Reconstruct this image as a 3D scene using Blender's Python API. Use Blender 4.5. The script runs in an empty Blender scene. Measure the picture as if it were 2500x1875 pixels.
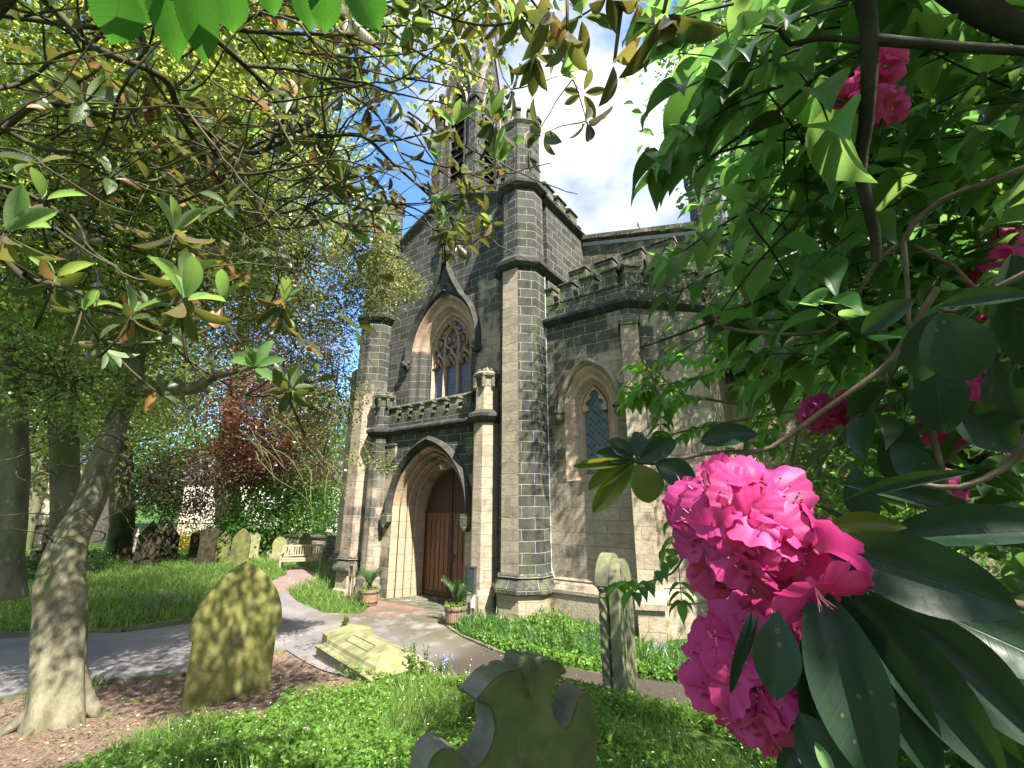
import bpy, math, random
import numpy as np
from mathutils import Vector, Matrix
from mathutils.geometry import tessellate_polygon, delaunay_2d_cdt
random.seed(7); rng = np.random.default_rng(11)
R = math.radians
scn = bpy.context.scene
COL = scn.collection

# ------------------------------------------------------------------ camera
FPX, EYE = 1094.7, 2.45
pitch, roll, yaw = R(15.2085), R(-0.077), R(-35.76)
cy_, sy_, cp_, sp_ = math.cos(yaw), math.sin(yaw), math.cos(pitch), math.sin(pitch)
FW = np.array([sy_*cp_, cy_*cp_, sp_]); _r = np.array([cy_, -sy_, 0.0]); _u = np.cross(_r, FW)
RT = math.cos(roll)*_r + math.sin(roll)*_u; UP = -math.sin(roll)*_r + math.cos(roll)*_u
CAM = np.array([0, 0, EYE])
cam = bpy.data.cameras.new('camera'); co = bpy.data.objects.new('camera', cam); COL.objects.link(co)
cam.sensor_width = 36; cam.lens = FPX/2500*36; cam.clip_start = 0.02; cam.clip_end = 2000
m = Matrix.Identity(4)
for i in range(3):
    m[i][0], m[i][1], m[i][2], m[i][3] = RT[i], UP[i], -FW[i], CAM[i]
co.matrix_world = m
scn.camera = co
def ray(x, y): return FW + RT*(x-1250)/FPX - UP*(y-937.5)/FPX
def P(x, y, d): v = ray(x, y); return CAM + v/np.linalg.norm(v)*d
def onY(x, y, Y): v = ray(x, y); return CAM + v*Y/v[1]

# ------------------------------------------------------------------ light
SAZ = (0.92, -0.36); SEL = R(50)
n_ = math.hypot(*SAZ)
SUN = Vector((SAZ[0]/n_*math.cos(SEL), SAZ[1]/n_*math.cos(SEL), math.sin(SEL)))
sl = bpy.data.lights.new('sun', 'SUN'); sl.energy = 4.9; sl.angle = R(0.53); sl.color = (1, .93, .82)
so = bpy.data.objects.new('sun', sl); COL.objects.link(so); so.rotation_euler = SUN.to_track_quat('Z', 'Y').to_euler(); so.location = (10, -5, 30)
w = bpy.data.worlds.new('World'); scn.world = w; w.use_nodes = True
nt = w.node_tree; N = nt.nodes; L = nt.links
bg = N['Background']; bg.inputs[1].default_value = 0.15
sky = N.new('ShaderNodeTexSky'); sky.sky_type = 'NISHITA'; sky.sun_disc = False; sky.sun_elevation = SEL
sky.sun_rotation = math.atan2(SUN.x, SUN.y); sky.air_density = 1.0; sky.dust_density = .6; sky.ozone_density = 2.0
tc = N.new('ShaderNodeTexCoord')
mp = N.new('ShaderNodeMapping'); mp.inputs['Scale'].default_value = (1, 1, 1.6); mp.inputs['Location'].default_value = (.55, .2, .1)
L.new(tc.outputs['Generated'], mp.inputs[0])
cn = N.new('ShaderNodeTexNoise'); cn.inputs['Scale'].default_value = 2.1; cn.inputs['Detail'].default_value = 9; cn.inputs['Roughness'].default_value = .56
L.new(mp.outputs[0], cn.inputs['Vector'])
# thicker cloud in the sky above the nave (south-east), clear sky to the north
sx = N.new('ShaderNodeSeparateXYZ'); L.new(tc.outputs['Generated'], sx.inputs[0])
mr0 = N.new('ShaderNodeMapRange'); mr0.inputs[1].default_value = -.78; mr0.inputs[2].default_value = -.42; mr0.inputs[3].default_value = -.16; mr0.inputs[4].default_value = .13
L.new(sx.outputs[0], mr0.inputs[0])
ad = N.new('ShaderNodeMath'); L.new(cn.outputs[0], ad.inputs[0]); L.new(mr0.outputs[0], ad.inputs[1])
mr = N.new('ShaderNodeMapRange'); mr.inputs[1].default_value = .47; mr.inputs[2].default_value = .60; mr.interpolation_type = 'SMOOTHSTEP'
L.new(ad.outputs[0], mr.inputs[0])
mx = N.new('ShaderNodeMix'); mx.data_type = 'RGBA'; 
cn2 = N.new('ShaderNodeTexNoise'); cn2.inputs['Scale'].default_value = 3.4; cn2.inputs['Detail'].default_value = 6; L.new(mp.outputs[0], cn2.inputs['Vector'])
cr = N.new('ShaderNodeMapRange'); cr.inputs[1].default_value = .36; cr.inputs[2].default_value = .56; L.new(cn2.outputs[0], cr.inputs[0])
cm = N.new('ShaderNodeMix'); cm.data_type = 'RGBA'; cm.inputs[6].default_value = (.95, 1.2, 1.7, 1); cm.inputs[7].default_value = (2.7, 2.8, 2.9, 1); L.new(cr.outputs[0], cm.inputs[0]); L.new(cm.outputs[2], mx.inputs[7])
L.new(mr.outputs[0], mx.inputs[0]); vm = N.new('ShaderNodeVectorMath'); vm.operation = 'MULTIPLY'; vm.inputs[1].default_value = (.50, .70, .95); L.new(sky.outputs[0], vm.inputs[0]); L.new(vm.outputs[0], mx.inputs[6]); L.new(mx.outputs[2], bg.inputs[0])
scn.view_settings.view_transform = 'Standard'; scn.view_settings.look = 'None'
scn.view_settings.exposure = 1.85; scn.view_settings.gamma = 1
cyc = scn.cycles
cyc.use_denoising = True; cyc.max_bounces = 6; cyc.diffuse_bounces = 4; cyc.glossy_bounces = 2
cyc.transmission_bounces = 4; cyc.transparent_max_bounces = 4; cyc.caustics_reflective = False; cyc.caustics_refractive = False
cyc.use_adaptive_sampling = True; cyc.adaptive_threshold = .02; cyc.sample_clamp_indirect = 6

# ------------------------------------------------------------------ materials
MAT = {}
class NT:
    def __init__(s, name):
        s.m = bpy.data.materials.new(name); s.m.use_nodes = True; s.t = s.m.node_tree; s.N = s.t.nodes; s.L = s.t.links
        s.p = s.N['Principled BSDF']; MAT[name] = s.m
    def n(s, typ, ins=None, **kw):
        x = s.N.new('ShaderNode'+typ)
        for k, v in kw.items(): setattr(x, k, v)
        for k, v in (ins or {}).items():
            if hasattr(v, 'is_output') or isinstance(v, bpy.types.NodeSocket): s.L.new(v, x.inputs[k])
            else: x.inputs[k].default_value = v
        return x
    def noise(s, vec, scale, detail=5, rough=.55): return s.n('TexNoise', {'Vector': vec, 'Scale': scale, 'Detail': detail, 'Roughness': rough}).outputs[0]
    def math(s, op, a, b=0.0, c=0.0): return s.n('Math', {0: a, 1: b, 2: c}, operation=op).outputs[0]
    def mr(s, v, a, b, c=0.0, d=1.0): return s.n('MapRange', {0: v, 1: a, 2: b, 3: c, 4: d}, interpolation_type='SMOOTHSTEP').outputs[0]
    def mix(s, f, a, b): 
        f4 = lambda c: c if isinstance(c, bpy.types.NodeSocket) else (*c, 1)
        return s.n('Mix', {0: f, 6: f4(a), 7: f4(b)}, data_type='RGBA').outputs[2]
    def bump(s, h, st=.4, d=.02):
        b = s.n('Bump', {'Height': h, 'Strength': st, 'Distance': d}); s.L.new(b.outputs[0], s.p.inputs['Normal']); return b.outputs[0]
    def out(s, col, rough=.85, spec=.25):
        if isinstance(col, bpy.types.NodeSocket): s.L.new(col, s.p.inputs['Base Color'])
        else: s.p.inputs['Base Color'].default_value = (*col, 1)
        if isinstance(rough, bpy.types.NodeSocket): s.L.new(rough, s.p.inputs['Roughness'])
        else: s.p.inputs['Roughness'].default_value = rough
        s.p.inputs['Specular IOR Level'].default_value = spec
        return s.m

def stone(name, bias=0.0, grads=(), bw=.56, rh=.245, green=.25, off=.5, mort=.007, clean=(.36, .305, .235), tint=1.0):
    s = NT(name); uv = s.n('TexCoord').outputs['UV']; pos = s.n('NewGeometry').outputs['Position']
    dis = s.n('TexNoise', {'Vector': uv, 'Scale': 3.0}).outputs[1]
    uv2 = s.n('VectorMath', {0: uv, 1: s.n('VectorMath', {0: dis, 3: .035}, operation='SCALE').outputs[0]}, operation='ADD').outputs[0]
    br = s.n('TexBrick', {'Vector': uv2, 'Color1': (0, 0, 0, 1), 'Color2': (1, 1, 1, 1), 'Mortar': (.5, .5, .5, 1), 'Scale': 1, 'Mortar Size': mort, 'Mortar Smooth': .3, 'Bias': 0, 'Brick Width': bw, 'Row Height': rh})
    br.offset = off
    t, mo = br.outputs[0], br.outputs[1]
    t = s.n('SeparateColor', {0: t}).outputs[0]
    n1 = s.noise(pos, .55, 6, .6); n2 = s.noise(pos, 4.5, 6, .65)
    st = s.n('Mapping', {'Vector': pos, 'Scale': (3, 3, .35)}).outputs[0]; n3 = s.noise(st, 2.2, 4)
    soot = s.math('ADD', s.math('MULTIPLY', n1, 1.0), s.math('MULTIPLY', n2, .55))
    soot = s.math('ADD', soot, s.math('MULTIPLY', n3, .45)); soot = s.math('ADD', soot, s.math('MULTIPLY', t, .17))
    soot = s.math('ADD', soot, bias-1.12)
    sep = s.n('SeparateXYZ', {0: pos})
    for ax, a, b, amt in grads:
        soot = s.math('ADD', soot, s.mr(sep.outputs[ax], a, b, 0.0, amt))
    f = s.mr(soot, -.10, .20)
    c2 = tuple(x*.72 for x in clean)
    cc = s.mix(t, clean, c2); cc = s.mix(s.mr(n2, .4, .75), cc, (clean[0]*1.2, clean[1]*1.15, clean[2]*1.05)); gr_ = s.noise(s.n('Mapping', {'Vector': pos, 'Scale': (1, 1, 4)}).outputs[0], 7, 7, .75); cc = s.mix(s.mr(gr_, .47, .7, 0, .75), cc, (clean[0]*.42, clean[1]*.42, clean[2]*.42))
    cc = s.mix(s.mr(n1, .5, .7, 0, .35*tint), cc, (.30, .17, .13))
    bl = s.mix(t, (.026, .027, .028), (.068, .067, .065)); bl = s.mix(s.mr(n2, .45, .7, 0, .5), bl, (.105, .10, .09))
    bl = s.mix(s.mr(n3, .4, .7, 0, green), bl, (.10, .125, .055))
    c = s.mix(f, cc, bl)
    c = s.mix(s.math('MULTIPLY', mo, s.mr(n2, .3, .6, .55, .95)), c, s.mix(f, (.26, .215, .16), (.38, .36, .34)))
    # lichen and splashes near the foot
    c = s.mix(s.math('MULTIPLY', s.mr(sep.outputs[2], 1.1, .0, 0, 1), s.mr(n2, .45, .7, 0, .45)), c, (.13, .14, .07))
    h = s.math('ADD', s.math('MULTIPLY', mo, -.6), s.math('MULTIPLY', s.noise(pos, 18, 6, .7), .7)); h = s.math('ADD', h, s.math('MULTIPLY', t, .35))
    s.bump(h, 1.0, .022)
    return s.out(c, .9, .15)
stone('stone', 0.0); stone('stone_clean', -.12); stone('stone_soot', .42); stone('stone_green', .25, green=.9)
stone('stone_black', .7, green=.1, bw=1.2, rh=.4, mort=.003)
stone('stone_tower', .28, ((0, -8.15, -7.6, -.38), (2, 8.4, 9.6, .3), (0, -7.15, -6.85, .4), (2, 6.2, 7.6, .16)), bw=.62, rh=.25)
stone('stone_aisle', -.03, ((2, 5.6, 6.1, .16), (2, 3.6, 2.2, -.1), (2, .9, .6, .15), (0, -4.5, -5.2, .12)), bw=.6, rh=.27, green=.3)
stone('stone_porch', .05, ((2, 2.6, 4.0, .32), (0, -8.6, -7.6, -.05)), bw=.5, rh=.27)
stone('stone_warm', -.22, ((2, .9, .3, .2),), bw=.36, rh=.26)
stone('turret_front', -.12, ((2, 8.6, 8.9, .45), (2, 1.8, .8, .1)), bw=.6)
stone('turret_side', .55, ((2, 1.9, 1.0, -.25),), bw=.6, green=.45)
stone('turret_pale', -.1, ((2, 5, 7, .45), ), bw=.6, green=.5, clean=(.40, .33, .26))
stone('moulding', .05, bw=.42, rh=3, mort=.005, off=0, clean=(.44, .32, .21), tint=1.6)
stone('moulding_clean', -.25, ((2, .5, .2, .1), (2, 3.3, 4.1, .36)), bw=.45, rh=3, mort=.005, off=0, clean=(.38, .30, .21))
stone('window_arch', -.16, bw=.5, rh=3, mort=.004, off=0, clean=(.40, .30, .225)); stone('window_jamb', .35, ((2, 6.9, 7.5, -.55),), bw=.35, rh=.25, mort=.006, clean=(.42, .31, .23))
stone('spire_stone', .42, ((2, 15, 19, -.08),), bw=.5, rh=.26, clean=(.27, .245, .24))

def simple(name, c1, c2, scale=6, rough=.8, bump=.3, spec=.3, metal=0, d=.01, stretch=(1, 1, 1), c3=None):
    s = NT(name); pos = s.n('TexCoord').outputs['Object']
    if stretch != (1, 1, 1): pos = s.n('Mapping', {'Vector': pos, 'Scale': stretch}).outputs[0]
    n = s.noise(pos, scale, 8, .62); c = s.mix(s.mr(n, .35, .65), c1, c2)
    if c3: c = s.mix(s.mr(s.noise(pos, scale*.31+.7, 4), .5, .62), c, c3)
    s.bump(n, bump, d); s.p.inputs['Metallic'].default_value = metal
    return s.out(c, rough, spec)
simple('slate_stone', (.078, .088, .03), (.135, .135, .055), 5, .9, .4, .1, c3=(.075, .07, .045))
simple('mossy_stone', (.145, .15, .045), (.215, .20, .07), 4, .9, .5, .1, c3=(.10, .095, .045))
simple('tomb_stone', (.17, .18, .08), (.24, .225, .13), 5, .9, .5, .1, c3=(.14, .145, .075))
simple('tomb_side', (.20, .185, .14), (.26, .23, .17), 7, .9, .4, .1)
simple('stone_top_lit', (.12, .112, .085), (.17, .155, .12), 7, .9, .5, .1, c3=(.10, .105, .06))  # paler grey for the ornate stone's sides and top, light put into colour
simple('pale_stone', (.42, .40, .36), (.33, .31, .27), 6, .9, .3, .1)
simple('dark_stone', (.028, .026, .018), (.055, .048, .03), 5, .9, .4, .1)
simple('grey_green_stone', (.12, .13, .07), (.17, .17, .095), 5, .9, .45, .1, c3=(.10, .10, .08))
simple('wood_door', (.145, .062, .030), (.23, .11, .058), 9, .5, .35, .3, stretch=(6, 6, .6), c3=(.12, .05, .026))
simple('wood_dark', (.05, .024, .018), (.07, .034, .025), 8, .5, .2, .3, stretch=(6, 6, .6))
simple('wood_post', (.16, .12, .08), (.24, .19, .13), 9, .8, .4, .2, stretch=(5, 5, .5))
simple('wood_bench', (.36, .30, .21), (.28, .22, .15), 9, .8, .4, .2, stretch=(2, 2, 2))
simple('wood_barrel', (.22, .13, .085), (.32, .21, .15), 8, .7, .5, .2, stretch=(6, 6, .7))
simple('iron', (.03, .028, .027), (.05, .045, .04), 9, .5, .2, .5)
simple('lead', (.32, .33, .36), (.25, .26, .29), 5, .5, .1, .5)
simple('copper_cable', (.40, .52, .46), (.33, .45, .42), 3, .5, 0, .4)
simple('box_grey', (.045, .05, .058), (.055, .06, .07), 3, .4, 0, .4)
simple('white_paint', (.75, .75, .74), (.68, .68, .68), 3, .5, 0, .4)
simple('soil', (.06, .04, .03), (.1, .07, .05), 20, .95, .6, .1)
simple('mulch_chip', (.20, .13, .10), (.34, .25, .20), 30, .95, .3, .1)
simple('bark', (.09, .083, .055), (.19, .175, .12), 5, .9, 1.0, .1, d=.05, stretch=(1, 1, .5), c3=(.115, .12, .05))
simple('bark_grey', (.075, .075, .048), (.15, .145, .095), 3, .9, .8, .1, d=.04, stretch=(1, 1, .5), c3=(.10, .12, .045))
simple('bark_dark', (.022, .017, .013), (.045, .037, .028), 14, .85, .8, .2, d=.01)
simple('bark_branch', (.028, .022, .015), (.065, .052, .03), 9, .8, .6, .2, d=.006, c3=(.07, .068, .03))
simple('bark_brown', (.07, .048, .032), (.14, .105, .075), 18, .8, .9, .2, d=.006)
simple('twig_green', (.10, .14, .05), (.13, .12, .06), 9, .7, .3, .2)
simple('anther', (.10, .03, .02), (.16, .06, .03), 9, .7, 0, .2)
simple('filament', (.75, .25, .38), (.8, .4, .5), 9, .5, 0, .3)
simple('white_flower', (.8, .8, .78), (.7, .72, .66), 9, .7, 0, .2)
simple('bluebell', (.20, .22, .65), (.30, .32, .75), 9, .6, 0, .2)
simple('yellow_flower', (.75, .5, .03), (.7, .4, .02), 9, .6, 0, .2)
simple('render_wall', (.72, .66, .58), (.62, .55, .47), 2, .9, .1, .1)
simple('roof_slate', (.09, .09, .10), (.13, .13, .14), 3, .7, .3, .3)
stone('rubble_wall', .05, bw=.4, rh=.17, mort=.012, green=.4)
stone('house_brick', -.8, bw=.42, rh=.16, mort=.012, clean=(.62, .52, .40), tint=.3)

s = NT('glass_dark'); uv = s.n('TexCoord').outputs['UV']
mp_ = s.n('Mapping', {'Vector': uv, 'Rotation': (0, 0, R(45)), 'Scale': (1, 1, 1)}).outputs[0]
br = s.n('TexBrick', {'Vector': mp_, 'Color1': (.045, .065, .085, 1), 'Color2': (.09, .125, .15, 1), 'Mortar': (.15, .17, .17, 1), 'Scale': 1, 'Mortar Size': .005, 'Brick Width': .1, 'Row Height': .1}); br.offset = 0
s.out(br.outputs[0], .25, .5); s.bump(s.noise(uv, 9, 3), .35, .01)
s = NT('glass_leaded'); uv = s.n('TexCoord').outputs['UV']
br = s.n('TexBrick', {'Vector': uv, 'Color1': (.025, .03, .06, 1), 'Color2': (.06, .065, .12, 1), 'Mortar': (.19, .19, .22, 1), 'Scale': 1, 'Mortar Size': .004, 'Brick Width': .055, 'Row Height': .13}); br.offset = 0
s.out(br.outputs[0], .3, .5); s.bump(s.noise(uv, 9, 3), .3, .01)

# asphalt
s = NT('asphalt'); pos = s.n('NewGeometry').outputs['Position']
n1 = s.noise(pos, .9, 6, .6); n2 = s.noise(pos, 60, 3, .7)
c = s.mix(s.mr(n1, .38, .62), (.125, .118, .125), (.20, .185, .18)); c = s.mix(s.mr(n2, .4, .7, 0, .5), c, (.26, .24, .23))
sp = s.n('SeparateXYZ', {0: pos})
mossy = s.math('MULTIPLY', s.mr(sp.outputs[1], 5.6, 7.2), s.mr(sp.outputs[0], -11.2, -9.6))
c = s.mix(s.math('MULTIPLY', mossy, s.mr(s.noise(pos, 1.7, 6, .65), .36, .54, 0, .8)), c, (.075, .062, .03))
red = s.math('MULTIPLY', s.mr(sp.outputs[1], 7.0, 8.4), s.mr(sp.outputs[0], -8.3, -9.3))
c = s.mix(s.math('MULTIPLY', red, s.mr(s.noise(pos, 2.3, 6, .7), .42, .58, 0, .8)), c, (.24, .105, .065))
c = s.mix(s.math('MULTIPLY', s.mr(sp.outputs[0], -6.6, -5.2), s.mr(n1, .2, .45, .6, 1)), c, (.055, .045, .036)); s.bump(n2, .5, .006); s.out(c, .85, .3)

# soil / lawn ground
s = NT('ground_soil'); pos = s.n('NewGeometry').outputs['Position']
n1 = s.noise(pos, .8, 6, .6); n2 = s.noise(pos, 28, 5, .7); n3 = s.noise(pos, 7, 5, .7)
c = s.mix(s.mr(n2, .35, .65), (.10, .065, .045), (.26, .19, .15)); c = s.mix(s.mr(n3, .5, .75, 0, .6), c, (.06, .042, .03))
gr = s.n('Attribute', attribute_name='lawn', attribute_type='GEOMETRY').outputs[2]
gf = s.math('ADD', gr, s.math('MULTIPLY', s.math('SUBTRACT', n3, .5), .9))
c = s.mix(s.mr(gf, .4, .6), c, s.mix(n1, (.035, .075, .012), (.07, .12, .025)))
s.bump(n2, .9, .03); s.out(c, .95, .1)

def leafmat(name, top, under=None, tr=None, tf=.4, rough=.4, spec=.45, var=.35, veins=0, vst=.35, edge=None, accent=None, acc=.12):
    s = NT(name); g = s.n('NewGeometry'); rnd = g.outputs['Random Per Island']
    under = under or tuple(x*1.25 for x in top); tr = tr or (top[0]*2.6, top[1]*2.6, top[2]*1.6)
    r2 = s.math('FRACT', s.math('MULTIPLY', rnd, 7.31))
    k = s.math('MULTIPLY_ADD', rnd, var*2, 1-var)
    def sc(c): return s.n('VectorMath', {0: c, 3: k}, operation='SCALE').outputs[0]
    col = s.mix(g.outputs['Backfacing'], top, under)
    trc = s.mix(s.mr(r2, .3, 1), tr, (tr[0]*1.35, tr[1]*1.02, tr[2]*.9))
    if accent:
        af = s.math('LESS_THAN', r2, acc); col = s.mix(af, col, accent); trc = s.mix(af, trc, tuple(x*1.3 for x in accent))
    col = sc(col); trc = sc(trc)
    pos = g.outputs['Position']
    if veins:
        uv = s.n('SeparateXYZ', {0: s.n('TexCoord').outputs['UV']}); au = s.math('ABSOLUTE', uv.outputs[0]); v = uv.outputs[1]
        ph = s.math('SUBTRACT', s.math('MULTIPLY', v, veins), s.math('MULTIPLY', au, veins*.22))
        lat = s.mr(s.math('ABSOLUTE', s.math('SUBTRACT', s.math('FRACT', ph), .5)), .0, .09, 1, 0)
        mid = s.mr(au, .01, .045, 1, 0); ve = s.math('MAXIMUM', s.math('MULTIPLY', lat, vst), s.math('MULTIPLY', mid, .7))
        trc = s.mix(s.math('MULTIPLY', ve, .5), trc, tuple(x*.5 for x in tr)); col = s.mix(s.math('MULTIPLY', ve, .35), col, tuple(min(1, x*2.2+.03) for x in top))
        nn = s.noise(pos, 45, 4, .6); col = s.mix(s.mr(nn, .4, .75, 0, .35), col, tuple(x*.45 for x in top)); sp_ = s.n('TexVoronoi', {'Vector': pos, 'Scale': 60.0}); col = s.mix(s.math('MULTIPLY', s.mr(sp_.outputs[0], .10, .16, 1, 0), s.mr(s.noise(pos, 9, 2), .52, .6, 0, .8)), col, (.14, .09, .04))
        s.bump(s.math('ADD', s.math('MULTIPLY', ve, -.6), s.math('MULTIPLY', s.noise(pos, 120, 3), .3)), .35, .004)
    s.out(col, s.mr(s.noise(pos, 30, 4), .3, .7, rough-.08, rough+.22) if veins else rough, spec)
    t = s.n('BsdfTranslucent', {'Color': trc})
    mxs = s.n('MixShader', {0: tf, 1: s.p.outputs[0], 2: t.outputs[0]})
    s.L.new(mxs.outputs[0], s.N['Material Output'].inputs[0])
    return s.m
leafmat('leaf_rhodo', (.05, .085, .028), (.095, .078, .034), (.17, .19, .04), .34, .3, .5, .4, veins=9, accent=(.26, .14, .05), acc=.07)
leafmat('leaf_rhodo_new', (.10, .20, .06), (.20, .26, .15), (.28, .48, .10), .42, .4, .4, .25, veins=9)
leafmat('leaf_big', (.010, .030, .014), (.055, .065, .025), (.06, .13, .02), .18, .48, .35, .2, veins=8, vst=.12)
leafmat('leaf_big_yellow', (.06, .085, .012), (.07, .10, .02), (.22, .24, .02), .45, .35, .5, .2, veins=12)
leafmat('leaf_serrate', (.03, .09, .015), (.04, .12, .02), (.06, .19, .02), .5, .4, .5, .15, veins=9, vst=.9)
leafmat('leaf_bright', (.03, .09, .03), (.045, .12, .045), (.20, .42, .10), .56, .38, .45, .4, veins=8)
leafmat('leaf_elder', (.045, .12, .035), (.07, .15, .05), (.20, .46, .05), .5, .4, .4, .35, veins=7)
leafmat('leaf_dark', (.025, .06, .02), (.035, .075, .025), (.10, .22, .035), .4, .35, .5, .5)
leafmat('leaf_tree', (.05, .12, .025), None, (.18, .38, .05), .5, .5, .4, .5)
leafmat('leaf_holly', (.11, .15, .05), (.12, .15, .07), (.36, .42, .10), .4, .22, .7, .5, accent=(.35, .30, .05), acc=.05)
leafmat('leaf_olive', (.08, .125, .035), None, (.38, .50, .09), .55, .35, .5, .5, accent=(.18, .12, .03), acc=.05)
leafmat('leaf_holly_crown', (.10, .15, .04), (.10, .15, .06), (.36, .50, .11), .55, .25, .7, .55, accent=(.20, .15, .04), acc=.05)
leafmat('leaf_copper_dark', (.035, .03, .016), None, (.10, .07, .03), .35, .4, .4, .5)
leafmat('leaf_copper', (.085, .028, .024), None, (.26, .065, .045), .45, .35, .5, .5, accent=(.10, .11, .03), acc=.25)
leafmat('leaf_ground', (.10, .22, .035), None, (.28, .52, .07), .45, .5, .35, .55, accent=(.20, .24, .05), acc=.12)
leafmat('leaf_grass', (.10, .19, .035), None, (.26, .44, .07), .4, .5, .35, .5, accent=(.28, .25, .10), acc=.08)
leafmat('leaf_strap', (.05, .12, .03), None, (.14, .30, .06), .35, .4, .4, .35)
leafmat('leaf_palm', (.045, .10, .03), None, (.12, .25, .05), .35, .4, .4, .3)
leafmat('leaf_yellow', (.45, .35, .03), None, (.6, .5, .05), .4, .4, .4, .2)
leafmat('leaf_litter', (.17, .11, .07), (.28, .20, .14), (.2, .12, .05), .1, .7, .3, .6, accent=(.42, .34, .12), acc=.12)

# petals
s = NT('petal'); g = s.n('NewGeometry'); uv = s.n('TexCoord').outputs['UV']; su = s.n('SeparateXYZ', {0: uv})
rnd = g.outputs['Random Per Island']
r_ = su.outputs[1]
base = s.mix(s.mr(r_, .1, .95), (.50, .025, .16), (.58, .065, .25)); base = s.mix(s.mr(s.noise(uv, 6, 4), .4, .7, 0, .4), base, (.40, .02, .14))
vo = s.n('TexVoronoi', {'Vector': s.n('Mapping', {'Vector': uv, 'Scale': (18, 9, 1)}).outputs[0], 'Scale': 1.0})
spot = s.mr(vo.outputs[0], .30, .42, 1, 0)
msk = s.math('MULTIPLY', s.mr(s.math('ABSOLUTE', s.math('SUBTRACT', su.outputs[0], .5)), 0.07, .10, 1, 0), s.math('MULTIPLY', s.mr(r_, .28, .36), s.mr(r_, .78, .86, 1, 0)))
base = s.mix(s.mr(r_, .0, .45, .55, 0), base, (.75, .30, .45)); c = s.mix(s.math('MULTIPLY', spot, msk), base, (.13, .003, .035))
s.out(c, .5, .3)
wv = s.n('TexNoise', {'Vector': s.n('Mapping', {'Vector': uv, 'Scale': (40, 1.5, 1)}).outputs[0], 'Scale': 1.0}).outputs[0]
s.bump(wv, .22, .003)
t = s.n('BsdfTranslucent', {'Color': s.mix(.0, (.62, .05, .24), (.9, .1, .3))}); mxs = s.n('MixShader', {0: .45, 1: s.p.outputs[0], 2: t.outputs[0]})
s.L.new(mxs.outputs[0], s.N['Material Output'].inputs[0])

# ------------------------------------------------------------------ object helpers
def tag(o, label=None, cat=None, group=None, kind=None):
    for k, v in (('label', label), ('category', cat), ('group', group), ('kind', kind)):
        if v: o[k] = v
    return o
def empty(name, loc, label, cat, group=None):
    o = bpy.data.objects.new(name, None); COL.objects.link(o); o.location = loc; o.empty_display_size = .2
    return tag(o, label, cat, group)
def link(name, me, parent=None):
    o = bpy.data.objects.new(name, me); COL.objects.link(o)
    if parent:
        o.parent = parent
        # children are authored in world space: cancel the parents' offset
        off = Vector((0, 0, 0)); q = parent
        while q: off += q.location; q = q.parent
        o.location = -off
    return o
def copy_tree(o, parent=None):
    c = o.copy(); COL.objects.link(c); c.parent = parent
    for ch in o.children: copy_tree(ch, c)
    return c

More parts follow.
